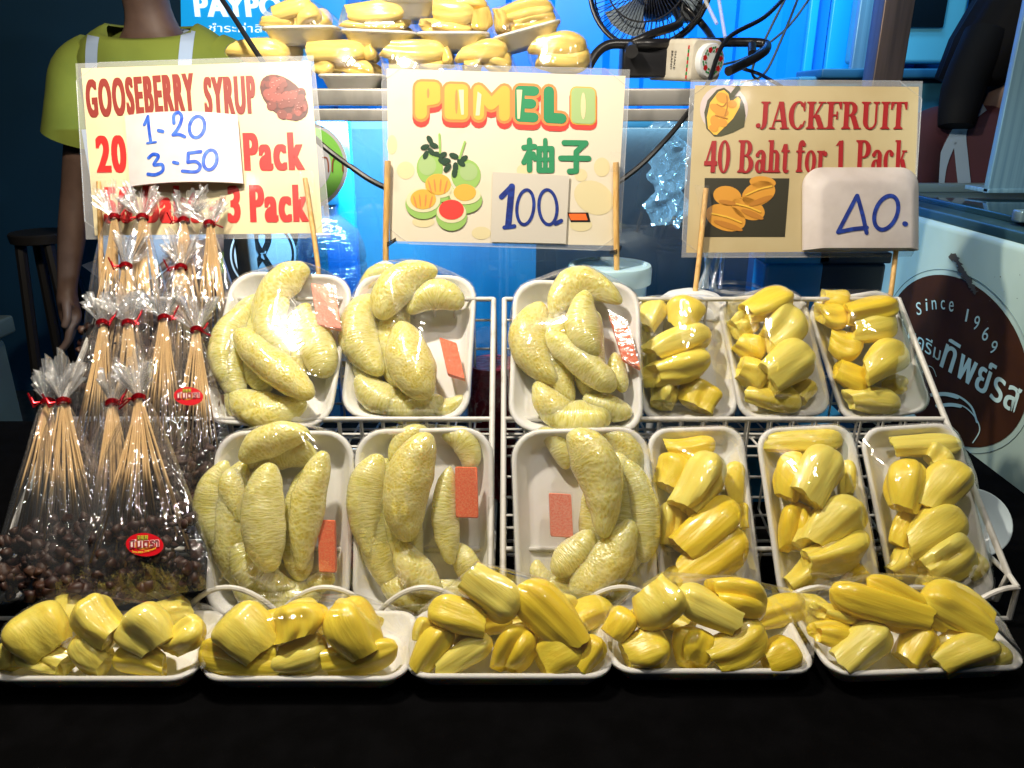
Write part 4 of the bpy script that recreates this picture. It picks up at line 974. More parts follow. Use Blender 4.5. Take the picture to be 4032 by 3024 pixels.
ZT = {1: (1.03, .955), 2: (1.0, .92), 3: (.955, .88), 4: (.885, .815)}
bag('skewer bag at the left end of the back row, before the digits 50', (248, 470), 1.035, (232, 860), .955, .085, seed=1)
bag('second skewer bag of the back row, at the start of the word Baht', (308, 470), 1.03, (320, 860), .955, .085, seed=2)
bag('third skewer bag of the back row, at the end of the sign word Baht', (397, 477), 1.03, (400, 870), .955, .085, seed=3)
bag('skewer bag at the right end of the back row, before the digit 3', (452, 484), 1.03, (470, 870), .955, .085, seed=4)
bag('left skewer bag of the second row, tie just below the gooseberry sign', (272, 575), .995, (262, 990), .92, .10, seed=5)
bag('right skewer bag of the second row, its tie showing a dangling foil end', (391, 578), .995, (400, 990), .92, .10, seed=6)
bag('leftmost skewer bag of the third row, near the left rail of the rack', (222, 698), .955, (185, 1110), .88, .085, seed=7)
bag('second skewer bag of the third row with a narrow upright top', (277, 698), .955, (270, 1120), .885, .085, seed=8)
bag('third skewer bag of the third row, its cellophane shining along one edge', (355, 687), .955, (350, 1120), .885, .085, seed=9)
bag('rightmost skewer bag of the third row, touching the upper pomelo pack', (425, 713), .95, (415, 1130), .88, .09, seed=10, sticker=('S', 742, 1560, .080, False))
bag('outermost skewer bag of the front row, at the far left above the first jackfruit pack', (104, 868), .89, (85, 1290), .812, .095, seed=11)
bag('second skewer bag of the front row, its top overlapping its left neighbour', (137, 867), .88, (160, 1295), .808, .10, seed=12, flare=.042)
bag('third skewer bag of the front row, half hidden by the bag with the oval sticker', (243, 870), .885, (245, 1295), .812, .095, seed=13)
bag('big front skewer bag with a red oval sticker, beside the lower pomelo pack', (300, 859), .87, (318, 1298), .80, .135, seed=14, flare=.042, nst=26, sticker=('S', 480 + 875 * .10247, 2050 + 925 * .10247, .10247, True))

# ------------------------------------------------------------------ the steel cart behind with its fruit packs
c = root('steel_cart', (.04, 1.5, 0), 'stainless steel glass-fronted cart behind the signs carrying stacked jackfruit packs', 'food cart')
YC = 1.285
MB().box((.04, YC + .26, 1.283), (.50, .26, .013), bev=.003).build('top_rail', STEEL, c)
MB().box((.04, YC + .004, 1.2565), (.50, .004, .0095), bev=.002).build('lower_rail', STEEL, c)
for x in (-.455, .535): MB().box((x, YC + .02, .62), (.012, .018, .62), bev=.003).build('post', STEEL, c)
GLASS = film('glass', tint=(.72, .88, .97), gloss=.10, rough=.02, bump=.02, scale=(6, 6, 6), edge=.4, milky=.03)
MB().box((.04, YC + .012, .93), (.485, .002, .305)).build('glass_front', GLASS, c, smooth=False)
MB().box((.04, YC + .5, .66), (.49, .008, .6)).build('back_panel', noisy(M('cart_liner', (.010, .21, .36), .4), (.006, .13, .26), (5, 5, 2)), c, smooth=False)
MB().box((.04, YC + .26, .60), (.485, .245, .01)).build('shelf', M('dark_shelf', (.01, .02, .03), .4), c, smooth=False)
MB().box((.27, YC + .30, .92), (.22, .01, .31)).build('dark_divider', M('dark_divider', (.006, .015, .022), .25), c, smooth=False)
MB().box((-.315, YC + .14, .93), (.028, .012, .32), bev=.003).build('blue_upright', BLUEW, c)
MB().box((-.155, YC + .16, .75), (.05, .02, .15), bev=.004).build('blue_upright', BLUEW, c)
# ribbon poster and round green sticker
SV = Sheet('M', (430, 470), 1.45, 0)
o = root('ribbon_poster', SV.p(430, 1000), 'black poster with a pale disc and a black mourning ribbon below the gooseberry sign', 'poster')
panel(SV, o, 'poster_sheet', [(-60, 90), (865, 90), (865, 1000), (-60, 1000)], M('poster_black', (.01, .01, .012), .4), 0, .001)
PD = INK('poster_pale', (.36, .45, .52)); shapes(SV, o, [ell(430, 480, 412, 432, 0, 48)], PD, .0005); shapes(SV, o, [ell(430, 480, 388, 408, 0, 48)], BLACKI, .0008); shapes(SV, o, [ell(430, 480, 358, 378, 0, 48)], PD, .0011)
strokes(SV, o, [([(335, 260), (350, 350), (440, 510), (560, 700)], False), ([(500, 260), (485, 350), (410, 510), (290, 700)], False), ([(335, 260), (350, 205), (420, 185), (485, 205), (500, 260)], False)], 78, BLACKI, .0014)
words(SV, o, [('๙', ((395, 540), (475, 540), (395, 435)), .01)], PD, .0030)
SS = Sheet('V', (200, 600), 1.2, 0); SS.n = Vector((0, -1, 0)); SS.P = Vector((0, YC + .008, 1))
o = root('round_sticker', SS.p(-10, 1000), 'round green and grey sticker on the cart glass beside the gooseberry sign', 'sticker')
GRY = INK('sticker_grey', (.42, .43, .46)); shapes(SS, o, [ell(-10, 600, 412, 412, 0, 64)], GRY, 0); shapes(SS, o, [ell(-10, 600, 376, 376, 0, 64)], INK('sticker_lime', (.20, .50, .08)), .0006); shapes(SS, o, [ell(-10, 600, 258, 258, 0, 48)], GRY, .0012)
strokes(SS, o, [([(170, 520), (205, 525), (220, 570), (224, 652)], False), ([(260, 650), (262, 570), (278, 528), (320, 518), (350, 560), (358, 645)], False)], 13, INK('sticker_brown', (.25, .06, .03)), .0018)
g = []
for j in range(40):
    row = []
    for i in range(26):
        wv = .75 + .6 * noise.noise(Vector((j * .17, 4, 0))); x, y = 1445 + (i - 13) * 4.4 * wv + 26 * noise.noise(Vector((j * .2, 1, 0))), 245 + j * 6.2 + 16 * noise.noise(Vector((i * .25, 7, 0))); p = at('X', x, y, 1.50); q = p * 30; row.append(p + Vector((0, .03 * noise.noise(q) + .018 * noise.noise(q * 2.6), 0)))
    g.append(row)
cb = MB().loft(g, False, False, False).build('reflection_sheet', film('reflection_film', tint=(.75, .92, 1), gloss=.35, rough=.06, bump=.4, scale=(40, 40, 40), milky=.18, edge=.5)); tag(cb, 'crumpled clear plastic bag catching light behind the cart glass', 'bag')  # added crumpled sheet standing in for bright reflections on the cart glass
# blue water bottle standing behind the glass
JUG = film('blue_plastic', tint=(.45, .74, .78), gloss=.14, rough=.10, bump=.9, scale=(10, 10, 90), edge=.5, milky=.05, bdist=.006)
p = at('M', 1290, 640, 1.42); b0 = p.z - .16
o = root('water_bottle', (p.x, p.y, b0), 'translucent blue water bottle beside the ribbon poster', 'bottle')
MB().lathe([(.058, 0), (.063, .006), (.063, .10), (.060, .105), (.064, .11), (.064, .165), (.061, .17), (.064, .18), (.062, .20), (.052, .228), (.030, .248), (.018, .256), (.0165, .285)], (p.x, p.y, b0), 40, cap1=False).build('bottle_body', JUG, o)
MB().lathe([(.020, .275), (.021, .278), (.021, .298), (.017, .302)], (p.x, p.y, b0), 24).build('cap', M('dark_cap', (.01, .09, .16), .4), o)
MB().box((p.x, p.y, b0 - .006), (.07, .07, .006)).build('stand', M('dark_shelf', (.01, .02, .03), .4), o)

BG = 'jackfruit packs stacked on the steel cart'


def back_pack(label, k, xl, xr, yrim, items, z=1.24, roll=0):
    a, b = at(k, xl, yrim, z), at(k, xr, yrim, z); w = (b - a).length; c_ = (a + b) / 2; d = .17
    m3 = Matrix.Rotation(math.radians(roll), 3, 'Y'); o = root('jackfruit_pack', (c_.x, c_.y + d / 2, c_.z - .026), label, 'fruit pack', BG, m3)
    tray(o, w, d, .026); pts = []
    for x0, y0, x1, y1, wp in items:
        P = Vector((0, c_.y + .035, 0)); n = Vector((0, -1, 0)); p, q = hit(k, x0, y0, P, n), hit(k, x1, y1, P, n)
        e = (q - p) * .06; wm = wp * CR[k][2] * depth(p) / FPX * 1.34; dd = Vector((0, random.uniform(-.004, .006), 0))
        pts += aril(o, p - e + dd, q + e - dd, wm, n, pale=True, thick=1.15)
        s = Vector((random.uniform(-.008, .008), .055 + random.uniform(0, .02), -.002)); pts += aril(o, p - e + s, q + e + s, wm * .95, n, pale=True, thick=1.15)
    if items: wrap(o, pts, w, d, .026)
    return o


back_pack('cart pack on the upper tier nearest the blue pay sign, tilting to the left', 'N', 310, 1145, 272, [(520, 150, 880, 40, 150), (760, 225, 960, 100, 180), (390, 245, 700, 235, 95)], roll=-1)
back_pack('cart pack on the upper tier with one long block lying on another', 'N', 1180, 2020, 318, [(1330, 165, 1890, 140, 190), (1320, 265, 1890, 285, 110)], roll=2)
back_pack('cart pack on the upper tier right above the first letters of the pomelo sign', 'B', 525, 990, 192, [(660, 60, 890, 90, 110), (610, 170, 870, 182, 88), (945, 60, 955, 180, 90), (800, 15, 970, 30, 75)])
back_pack('cart pack at the right end of the upper tier, tipped up steeply', 'B', 1022, 1468, 165, [(1085, 95, 1370, 45, 108), (1145, 170, 1390, 112, 80), (1062, 60, 1085, 185, 66)], roll=-14)
back_pack('cart pack on the third tier, only its tray bottom in view', 'B', 275, 655, -18, [(330, -70, 600, -70, 110)])
back_pack('cart pack at the left end of the bottom tier, crossed by the black cable', 'N', 60, 720, 680, [(120, 530, 640, 560, 190), (200, 640, 560, 650, 100)])
back_pack('cart pack on the bottom tier resting on the steel rail beside the gooseberry sign', 'N', 940, 1650, 800, [(900, 570, 1470, 570, 190), (960, 730, 1150, 730, 130), (1170, 650, 1570, 770, 120), (1500, 520, 1570, 640, 110)])
back_pack('cart pack on the bottom tier above the letter P of the pomelo sign', 'B', 330, 770, 465, [(375, 325, 700, 340, 108), (385, 405, 560, 420, 80), (580, 395, 700, 405, 72), (715, 310, 735, 400, 60)])
back_pack('cart pack on the bottom tier with a whitish piece leaning across it', 'B', 800, 1180, 465, [(835, 330, 1090, 300, 100), (960, 345, 1120, 405, 90), (840, 405, 940, 395, 70)])
back_pack('cart pack at the right end of the bottom tier with two pale pieces lying flat', 'B', 1270, 1630, 470, [(1300, 270, 1580, 280, 118), (1315, 365, 1600, 372, 110)])

# ------------------------------------------------------------------ fan, powder tin, cables
o = root('table_fan', at('S', 2600, 330, 1.45), 'black wire-guarded table fan on a bent tube base standing on the steel cart', 'fan')
fc = at('S', 2560, -70, 1.52); ax = Vector((-.32, -.92, .12)).normalized(); u = Vector((ax.y, -ax.x, 0)).normalized() * -1; v = ax.cross(u)
R0 = .122; gd = MB()
ringp = lambda r, d: [fc + ax * d + (u * math.cos(2 * PI * i / 48) + v * math.sin(2 * PI * i / 48)) * r for i in range(48)]
gd.tube(ringp(R0, 0), .0055, 8, closed=True); gd.tube(ringp(R0 * .98, .012), .0018, 6, closed=True); gd.tube(ringp(R0 * .66, .035), .0016, 6, closed=True); gd.tube(ringp(R0 * .3, .044), .002, 6, closed=True); gd.tube(ringp(R0 * .98, -.03), .0018, 6, closed=True)
for i in range(72):
    a = 2 * PI * i / 72; d = u * math.cos(a) + v * math.sin(a); e = u * math.cos(a + .25) + v * math.sin(a + .25)
    gd.tube([fc + e * R0 * .28 + ax * .044, fc + (d + e).normalized() * R0 * .66 + ax * .036, fc + d * R0 * .97 + ax * .014, fc + d * R0], .0009, 5)
    if i % 2 == 0: gd.tube([fc + d * R0, fc + d * R0 * .95 - ax * .03, fc + d * R0 * .5 - ax * .05, fc + d * R0 * .25 - ax * .055], .0009, 5)
gd.build('wire_guard', BLACKP, o)
MB().lathe([(.0, .05), (.02, .05), (.034, .045), (.034, .042)], fc, 32, ax).build('guard_badge', M('grey_plastic', (.10, .11, .12), .4), o)
for i in range(3):
    bl = MB(); rings = []
    for s in (0, .25, .5, .75, 1):
        r = .022 + .082 * s; rg = []
        for q in (-1, -.5, 0, .5, 1):
            a = 2 * PI * i / 3 + q * (.30 + .26 * s); rg.append(fc + (u * math.cos(a) + v * math.sin(a)) * r + ax * (q * .014))
        rings.append(rg)
    bl.loft(rings, False, False, False); bl.build('fan_blade', M('fan_blade_grey', (.16, .20, .24), .35), o, angle=0)
MB().lathe([(.02, -.055), (.045, -.06), (.05, -.07), (.05, -.11), (.04, -.13), (.012, -.137)], fc, 28, ax).build('motor_housing', BLACKP, o)
tb = MB(); bz = 1.43
Q = lambda x, y, z=bz: at('Q', x, y, z)
tb.tube(cat_rom([Q(290, 640), Q(380, 500), (Q(500, 430)), Q(700, 425), Q(1000, 420), Q(1500, 410, 1.5), Q(1950, 415, 1.5), Q(2010, 470, 1.48), Q(1900, 560, 1.44), Q(1640, 690, 1.4)], 8), .0088, 12)
tb.tube([Q(700, 470, 1.42), Q(705, 500, 1.40)], .012, 12); tb.tube([Q(1870, 440, 1.47), Q(1872, 520, 1.45)], .008, 12)
tb.tube(cat_rom([Q(700, 420), Q(900, 330), Q(1180, 200, 1.5), fc - ax * .10], 6), .008, 10); tb.tube(cat_rom([Q(1500, 400, 1.5), Q(1400, 250, 1.54), Q(1200, 60, 1.55), fc - ax * .12 - Vector((0, 0, .02))], 6), .007, 10)
tb.build('tube_base', BLACKP, o)
MB().box(Q(1270, 60, 1.56), (.022, .02, .03), bev=.004).build('switch_box', M('grey_plastic', (.08, .09, .10), .4), o)
MB().box(Q(850, 560, 1.44) + Vector((.01, .03, -.002)), (.055, .03, .032), bev=.006).build('control_base', BLACKP, o)
# powder tin lying on its side
th = math.radians(29); n = Vector((math.sin(th), -math.cos(th), -.05)).normalized(); e1 = Vector((math.cos(th), math.sin(th), 0)); e2 = n.cross(e1) * -1
if e2.z < 0: e2 = -e2
m3 = Matrix((e1, e2, n)).transposed(); 
if m3.determinant() < 0: e1 = -e1; m3 = Matrix((e1, e2, n)).transposed()
ec = at('Q', 1440, 588, 1.40); o = root('powder_tin', ec - n * .06, 'white talcum tin lying on its side with a rose wreath round its cap', 'tin', mat3=m3)
TINM = noisy(M('tin_white', (.62, .58, .48), .35), (.55, .50, .40), (30, 30, 30)); hw, hh = .0365, .0365
MB().loft([rrect(2 * hw, 2 * hh, .008, -.06), rrect(2 * hw, 2 * hh, .010, .052), rrect(2 * hw - .004, 2 * hh - .004, .012, .058), rrect(2 * hw - .012, 2 * hh - .012, .014, .060)]).build('tin_body', TINM, o, world=False)
MB().loft([[Vector((r * math.cos(2 * PI * i / 40), r * math.sin(2 * PI * i / 40), z)) for i in range(40)] for r, z in ((.030, .060), (.030, .070), (.0285, .0725), (.027, .073))]).build('screw_cap', WHITEP, o, world=False)


class Local(Sheet):
    def __init__(s, m, f): s.m, s.f, s.k = m, f, 'S'; s.n = Vector((0, 0, 1))

    def p(s, x, y, off=0, k=None): return s.m @ s.f(x, y, off)


lc = Local(WM[o.name], lambda x, y, z: Vector((x, y, .0733 + z)))
TR, TG = INK('rose_red', (.55, .01, .012)), INK('leaf_green', (.02, .26, .06))
ro = []; le = []
for i in range(7):
    a = 2 * PI * i / 7 + .2; ro.append([(.0195 * math.cos(a) + .0048 * (1 + .14 * math.cos(5 * t * PI / 8)) * math.cos(t * PI / 8), .0195 * math.sin(a) + .0048 * (1 + .14 * math.cos(5 * t * PI / 8)) * math.sin(t * PI / 8)) for t in range(16)])
    a += PI / 7
    for da, dr in ((-.10, .003), (.12, .002), (0, -.0035)): le.append(ell((.0195 + dr) * math.cos(a + da), (.0195 + dr) * math.sin(a + da), .0026, .0018, 40 * i, 10))
shapes(lc, o, ro, TR, .0003, 'rose_wreath'); shapes(lc, o, le, TG, .0004, 'leaf_wreath')
lf = Local(WM[o.name], lambda x, y, z: Vector((-hw - z - .0002, y, x)) if WM[o.name].to_3x3() @ Vector((-1, 0, 0)) and (WM[o.name].to_3x3() @ Vector((-1, 0, 0))).x < 0 else Vector((hw + z + .0002, y, x)))
for xa in (.046, -.050):
    shapes(lf, o, [[(xa + dx, -hh * .86 + i * .0125), (xa + dx + .004, -hh * .86 + i * .0125), (xa + dx + .004, -hh * .86 + i * .0125 + .006), (xa + dx, -hh * .86 + i * .0125 + .006)] for dx in (0,) for i in range(5)], TR, .0004, 'border')
    shapes(lf, o, [[(xa, -hh * .86 + .0063 + i * .0125), (xa + .004, -hh * .86 + .0063 + i * .0125), (xa + .004, -hh * .86 + .0120 + i * .0125), (xa, -hh * .86 + .0120 + i * .0125)] for i in range(4)], TG, .0004, 'border')
words(lf, o, [('PRICKLY', ((-.024, .026), (-.024, -.026), (-.013, .026)), .02, .01), ('HEAT', ((-.036, .016), (-.036, -.016), (-.026, .016)), .02, .01)], BLACKI, .0004)
words(lf, o, [('SNAKE', ((.010, .016), (.010, -.016), (.015, .016)), .01), ('BRAND', ((.001, .016), (.001, -.016), (.006, .016)), .01)], BLACKI, .0004)
shapes(lf, o, [[(-.046, -.018), (-.042, -.018), (-.042, .018), (-.046, .018)]], TR, .0004, 'red_bar')

hc = MB().tube(cat_rom([at('X', 440, -60, 1.30), at('X', 500, 30, 1.22), at('X', 545, 100, 1.18), at('X', 578, 150, 1.16), at('X', 640, 250, 1.14), at('X', 690, 308, 1.12), at('X', 760, 362, 1.12), at('X', 830, 404, 1.12), at('X', 960, 450, 1.13), at('X', 1100, 470, 1.14), at('X', 1250, 440, 1.15), at('X', 1362, 375, 1.16), at('X', 1440, 300, 1.17), at('X', 1500, 225, 1.2), at('X', 1530, 178, 1.3), at('X', 1570, 85, 1.36), at('X', 1660, 30, 1.45), at('X', 1740, -60, 1.6)], 8), .0042, 8)
tag(hc.build('power_cable', CABLE), 'thick black power cable looping behind the signs and up past the fan', 'cable')
GREY = M('grey_cord', (.06, .10, .12), .5)
for i, (pp, lb) in enumerate(((((1705, -20), (1660, 70), (1625, 150), (1640, 175)), 'thin olive cord hanging nearest the fan before the blue wall'), (((1730, -20), (1690, 80), (1650, 160), (1600, 178)), 'dark cord hanging in the middle before the blue wall'), (((1760, -20), (1700, 60), (1620, 120), (1560, 140)), 'pale cord hanging farthest from the fan before the blue wall'))):
    tag(MB().tube(cat_rom([at('X', x, y, 1.62 + .04 * i) for x, y in pp], 8), .0028, 6).build('hanging_cord', GREY), lb, 'cable', 'cords before the blue wall')
tag(MB().tube(cat_rom([at('X', 1585, 140, 1.5), at('X', 1610, 150, 1.5), at('X', 1640, 160, 1.5), at('X', 1680, 182, 1.45), at('X', 1720, 210, 1.4)], 8), .0035, 6).build('fan_cord', CABLE), 'black fan cord dropping behind the jackfruit sign', 'cable')
for i, (x0, y0, x1, y1) in enumerate(((1415, 0, 1530, 230), (1550, 0, 1610, 360))):
    tag(MB().tube([at('Q', x0, y0, 1.42), at('Q', x1, y1, 1.40)], .0032, 8).build('drinking_straw', film('clear_straw', gloss=.2, milky=.4)), ('clear straw leaning left in front of the fan' if i == 0 else 'clear straw standing upright beside the tin cap'), 'straw', 'straws by the fan')

# ------------------------------------------------------------------ blue wall, pay sign, machines at the back
o = root('blue_shutter', (.55, 2.75, 0), 'bright blue corrugated wall panel behind the fan', 'wall panel')
rg = []
xs = [-.9 + i * .02 for i in range(120)]
prof = lambda x: .035 if (x % .30) < .13 else 0
for z in (0, 2.9): rg.append([Vector((x, 2.75 - prof(x), z)) for x in xs])
MB().loft(rg, False, False, False).build('ribbed_sheet', BLUEW, o, angle=30)
for px, w_ in ((1690, .014), (1752, .045)):  # highlights down the ribbed sheet, painted as raised strips
    p = at('X', px, 90, 2.72); MB().box((p.x, 2.70, 1.45), (w_, .012, 1.45), bev=.004).build('highlight_strip', CYANHL, o)
SN = Sheet('X', (1280, 80), 2.6, 0)
o = root('notice', SN.p(1270, 160), 'small blue paper notice on the blue wall left of the fan', 'notice'); panel(SN, o, 'paper_sheet', [(1268, 20), (1330, 20), (1330, 152), (1268, 152)], M('notice_blue', (.03, .14, .30), .5), 0, .002)
strokes(SN, o, [([(1278, y), (1318, y)], False) for y in (38, 46, 54, 88, 96, 108)], 2, INK('notice_print', (.02, .07, .14)), .002)
SY = Sheet('A', (1400, 120), 1.95, 0)
o = root('pay_sign', SY.p(1500, 500), 'bright blue payment sign with white capital letters behind the vendor', 'sign')
PBM = M('pay_blue', (.01, .30, .72), .3, emit=((.0, .30, .75), .42)); panel(SY, o, 'sign_board', [(1122, -120), (2150, -120), (2150, 420), (1130, 420)], PBM, 0, .03)
PW = M('pay_white', (.75, .85, .9), .4, emit=((.6, .85, 1), .5))
words(SY, o, [('PAYPO', ((1215, 106), (1760, 108), (1200, -30)), .03, .03), ('ชำระค่าสินค้า', ((1300, 200), (1800, 205), (1300, 140)), .01)], PW, .002)
strokes(SY, o, [([(1520, 238), (1900, 240)], False)], 5, PW, .002)
# machines at the right
o = root('drink_machine', (1.35, 2.5, 0), 'teal drink machine with a dark window beyond the steel post', 'machine')
TEAL = noisy(M('teal_panel', (.10, .42, .55), .45), (.08, .36, .50), (2, 2, 2)); a, b = at('R', 690, 455, 2.3), at('R', 1420, 0, 2.3)
MB().box(((a.x + b.x) / 2, a.y + .05, 1.75), ((b.x - a.x) / 2, .05, 1.75 - a.z), bev=.01).build('upper_body', TEAL, o)
w0, w1 = at('R', 740, 205, 2.28), at('R', 1285, -60, 2.28); MB().box(((w0.x + w1.x) / 2, a.y - .004, (w0.z + w1.z) / 2), ((w1.x - w0.x) / 2, .008, (w1.z - w0.z) / 2), bev=.003).build('window', M('dark_glass', (.004, .008, .012), .15), o)
c0 = at('R', 1030, 500, 2.1); MB().box((c0.x, c0.y + .3, c0.z - .6), (.30, .34, .58), bev=.01).build('lower_body', M('teal_dark', (.03, .17, .27), .5), o)
d0 = at('R', 1000, 560, 2.02); MB().box((d0.x + .02, d0.y + .12, d0.z + .01), (.22, .10, .012), bev=.004).build('drip_tray', M('tray_blue', (.02, .12, .24), .4), o)
MB().box(at('R', 770, 330, 2.26), (.045, .012, .15), bev=.004).build('chute', STEELB, o)
p = at('R', 915, 300, 1.75); o = root('steel_post', (p.x, p.y, 0), 'upright brown steel post between the blue wall and the teal machine', 'post')
MB().box((p.x, p.y, 1.2), (.034, .03, 1.2), bev=.003).build('post_body', noisy(M('brown_steel', (.16, .12, .10), .4, .6), (.10, .08, .07), (60, 60, 3)), o)
MB().box((p.x, p.y, .01), (.07, .07, .01), bev=.003).build('base_plate', STEELB, o)

# ------------------------------------------------------------------ ice cream cart at the right
XF = .75
o = root('ice_cream_cart', (1.1, 1.2, 0), 'cream ice cream cart with a dark brown round emblem at the right', 'ice cream cart')
FRZ = noisy(M('cart_paint', (.36, .47, .43), .4), (.30, .41, .38), (6, 6, 6))
MB().box((XF + .35, 1.2, .885), (.35, .46, .193), bev=.012).build('cart_body', FRZ, o)
MB().box((XF + .35, 1.2, .36), (.33, .44, .33), bev=.01).build('base', BLACKP, o)
MB().box((XF + .34, 1.2, .69), (.352, .462, .012), bev=.004).build('black_trim', BLACKP, o)
MB().box((XF + .36, 1.2, 1.084), (.352, .455, .010), bev=.004).build('top_frame', M('dark_frame', (.02, .05, .06), .3), o)
for yy in (1.0, 1.4): MB().box((XF + .36, yy, 1.099), (.31, .19, .006), bev=.003).build('sliding_lid', M('lid_glass', (.01, .03, .045), .08), o)
for yy in (.765, 1.2, 1.635): MB().box((XF + .36, yy, 1.110), (.33, .012, .009), bev=.003).build('lid_rail', M('lid_rail', (.20, .30, .33), .3, .6), o)
SF = Sheet('Z', (0, 0), 1, 0); SF.n = Vector((-1, 0, 0)); SF.P = Vector((XF - .0005, 0, 0))
BRN = noisy(M('emblem_brown', (.042, .014, .005), .65, spec=.15), (.030, .010, .004), (20, 20, 20))
cyy, czz, rr_, ra_ = 1.255, .862, .137, 1.6
em = MB()
for off, r in ((.0008, rr_),): em.poly([Vector((XF - off, cyy + r * ra_ * math.cos(2 * PI * i / 64), czz + r * math.sin(2 * PI * i / 64))) for i in range(64)])
em.build('round_emblem', BRN, o, smooth=False)
MB().tube([Vector((XF - .0006, cyy + rr_ * ra_ * 1.05 * math.cos(2 * PI * i / 64), czz + rr_ * 1.07 * math.sin(2 * PI * i / 64))) for i in range(64)], .0005, 5, closed=True).build('emblem_outline', M('thin_line', (.14, .2, .2), .5), o)
EMB = INK('emblem_pale', (.46, .62, .60)); mbt = MB()
for ch, (bx_, by_), (tx_, ty_), wd in (('S', (410, 442), (402, 350), 36), ('i', (465, 412), (460, 325), 14), ('n', (520, 402), (515, 335), 34), ('c', (583, 403), (580, 335), 30), ('e', (640, 418), (645, 342), 34), ('1', (748, 490), (765, 400), 14), ('9', (815, 550), (838, 450), 40), ('6', (880, 628), (905, 530), 44), ('9', (935, 722), (968, 632), 44)):
    vs, fs = text_verts(ch, .004); dx = tx_ - bx_; dy = ty_ - by_; L_ = math.hypot(dx, dy); nx, ny = -dy / L_, dx / L_
    mbt.add(fit(vs, SF, ((bx_ - nx * wd / 2, by_ - ny * wd / 2), (bx_ + nx * wd / 2, by_ + ny * wd / 2), (tx_ - nx * wd / 2, ty_ - ny * wd / 2)), .0012), fs)
mbt.build('lettering', EMB, o, smooth=False)
words(SF, o, [('ไอศครีม', ((215, 560), (555, 780), (235, 445)), .008), ('ทิพย์รส', ((555, 815), (1105, 1165), (625, 590)), .02, .006)], EMB, .0012)
strokes(SF, o, [([(495, 1018), (600, 1010), (700, 1035), (790, 1110), (830, 1220)], False, 14), ([(500, 1024), (600, 1020), (690, 1042)], False, 22), ([(530, 1098), (640, 1085), (740, 1110), (820, 1190), (850, 1280), (800, 1370)], False, 8), ([(540, 1102), (640, 1096), (710, 1106)], False, 22), ([(430, 860), (470, 815), (510, 830), (535, 890)], False, 4)], 10, EMB, .0014)
rd = random.Random(5); sc_ = []
for i in range(26):
    t = i / 25; x, y = 655 + t * 170, 10 + t * 270; s = rd.uniform(18, 32); sc_.append([(x + rd.uniform(-16, 16) + s * math.cos(q * PI / 3) * rd.uniform(.5, 1), y + s * math.sin(q * PI / 3) * rd.uniform(.5, 1)) for q in range(6)])
for _ in range(9): x, y = rd.uniform(900, 1150), rd.uniform(150, 500); sc_.append(ell(x, y, rd.uniform(2, 6), rd.uniform(2, 6), 0, 6))
shapes(SF, o, sc_, M('scuff_dark', (.05, .045, .035), .7), .0018, 'paint_scuff')
p = at('R', 1700, 1000, 1.42); o = root('steel_plate', (p.x + .25, p.y, 1.115), 'tall brushed steel plate standing on the ice cream cart', 'steel plate')
MB().box((p.x + .20, p.y, 1.45), (.20, .008, .335), bev=.002).build('plate_sheet', STEELB, o); MB().box((p.x + .20, p.y + .03, 1.119), (.20, .04, .004), bev=.001).build('foot_flange', STEELB, o)

# ------------------------------------------------------------------ small things behind the racks
p = at('E', 1740, 60, 1.10); o = root('plastic_bucket', (p.x, p.y, .7375), 'pale blue lidded plastic bucket below the pomelo sign', 'bucket')
h = p.z - .7375; PB = M('bucket_blue', (.30, .52, .68), .35, sss=.2); MB().lathe([(.048, 0), (.050, .003), (.0545, h - .018)], (p.x, p.y, .7375), 48).build('bucket_body', PB, o)
MB().lathe([(.0555, h - .026), (.0600, h - .026), (.0605, h - .006), (.0585, h - .001), (.053, h), (.050, h - .004), (.02, h - .004)], (p.x, p.y, .7375), 48).build('lid', M('lid_pale', (.42, .62, .72), .35, sss=.2), o)
p = at('E', 1010, 500, 1.04); o = root('red_jar', (p.x, p.y, .7375), 'tall clear jar of dark red syrup in the gap between the racks', 'jar')
MB().lathe([(.034, 0), (.036, .004), (.036, .20)], (p.x, p.y, .7375), 32).build('red_contents', noisy(M('red_syrup', (.18, .004, .012), .3), (.30, .01, .02), (80, 80, 80), bump=.6, bscale=(120, 120, 120), bdist=.004), o)
MB().lathe([(.037, 0), (.039, .004), (.039, .235), (.041, .24)], (p.x, p.y, .7375), 32, cap0=False, cap1=False).build('clear_jar', film('clear_jar', tint=(.85, .95, 1), gloss=.15), o)
p = at('F', 150, 260, 1.06); o = root('white_strainer', (p.x, p.y, .7375), 'white perforated plastic dome behind the upper jackfruit packs', 'strainer'); zt_ = p.z - .7375
MB().lathe([(.05, 0), (.052, .004), (.052, zt_ - .035), (.058, zt_ - .033), (.058, zt_ - .028), (.050, zt_ - .010), (.035, zt_ + .002), (.015, zt_ + .008)], (p.x, p.y, .7375), 40).build('dome_body', WHITEP, o)
SIL = film('clear_straws', tint=(.8, .93, 1), gloss=.22, rough=.1, milky=.28)
for i, (xa, xb) in enumerate(((300, 190), (260, 215), (235, 240), (330, 270), (215, 290), (345, 320))):
    tag(MB().tube([at('F', xb, 215, 1.075 + i * .004), at('F', xa, -60, 1.085 + i * .004)], .0030, 8).build('drinking_straw', SIL), 'clear drinking straw in the bundle below the jackfruit sign', 'straw', 'bundle of straws below the jackfruit sign')
p = at('F', 420, 120, 1.10); o = root('cup_stack', (p.x, p.y, .7375), 'stack of clear plastic cups behind the middle upper jackfruit pack', 'cups')
MB().lathe([(.026, 0), (.036, .25), (.037, .26)] , (p.x, p.y, .7375), 32, cap1=False).build('clear_cup', SIL, o)
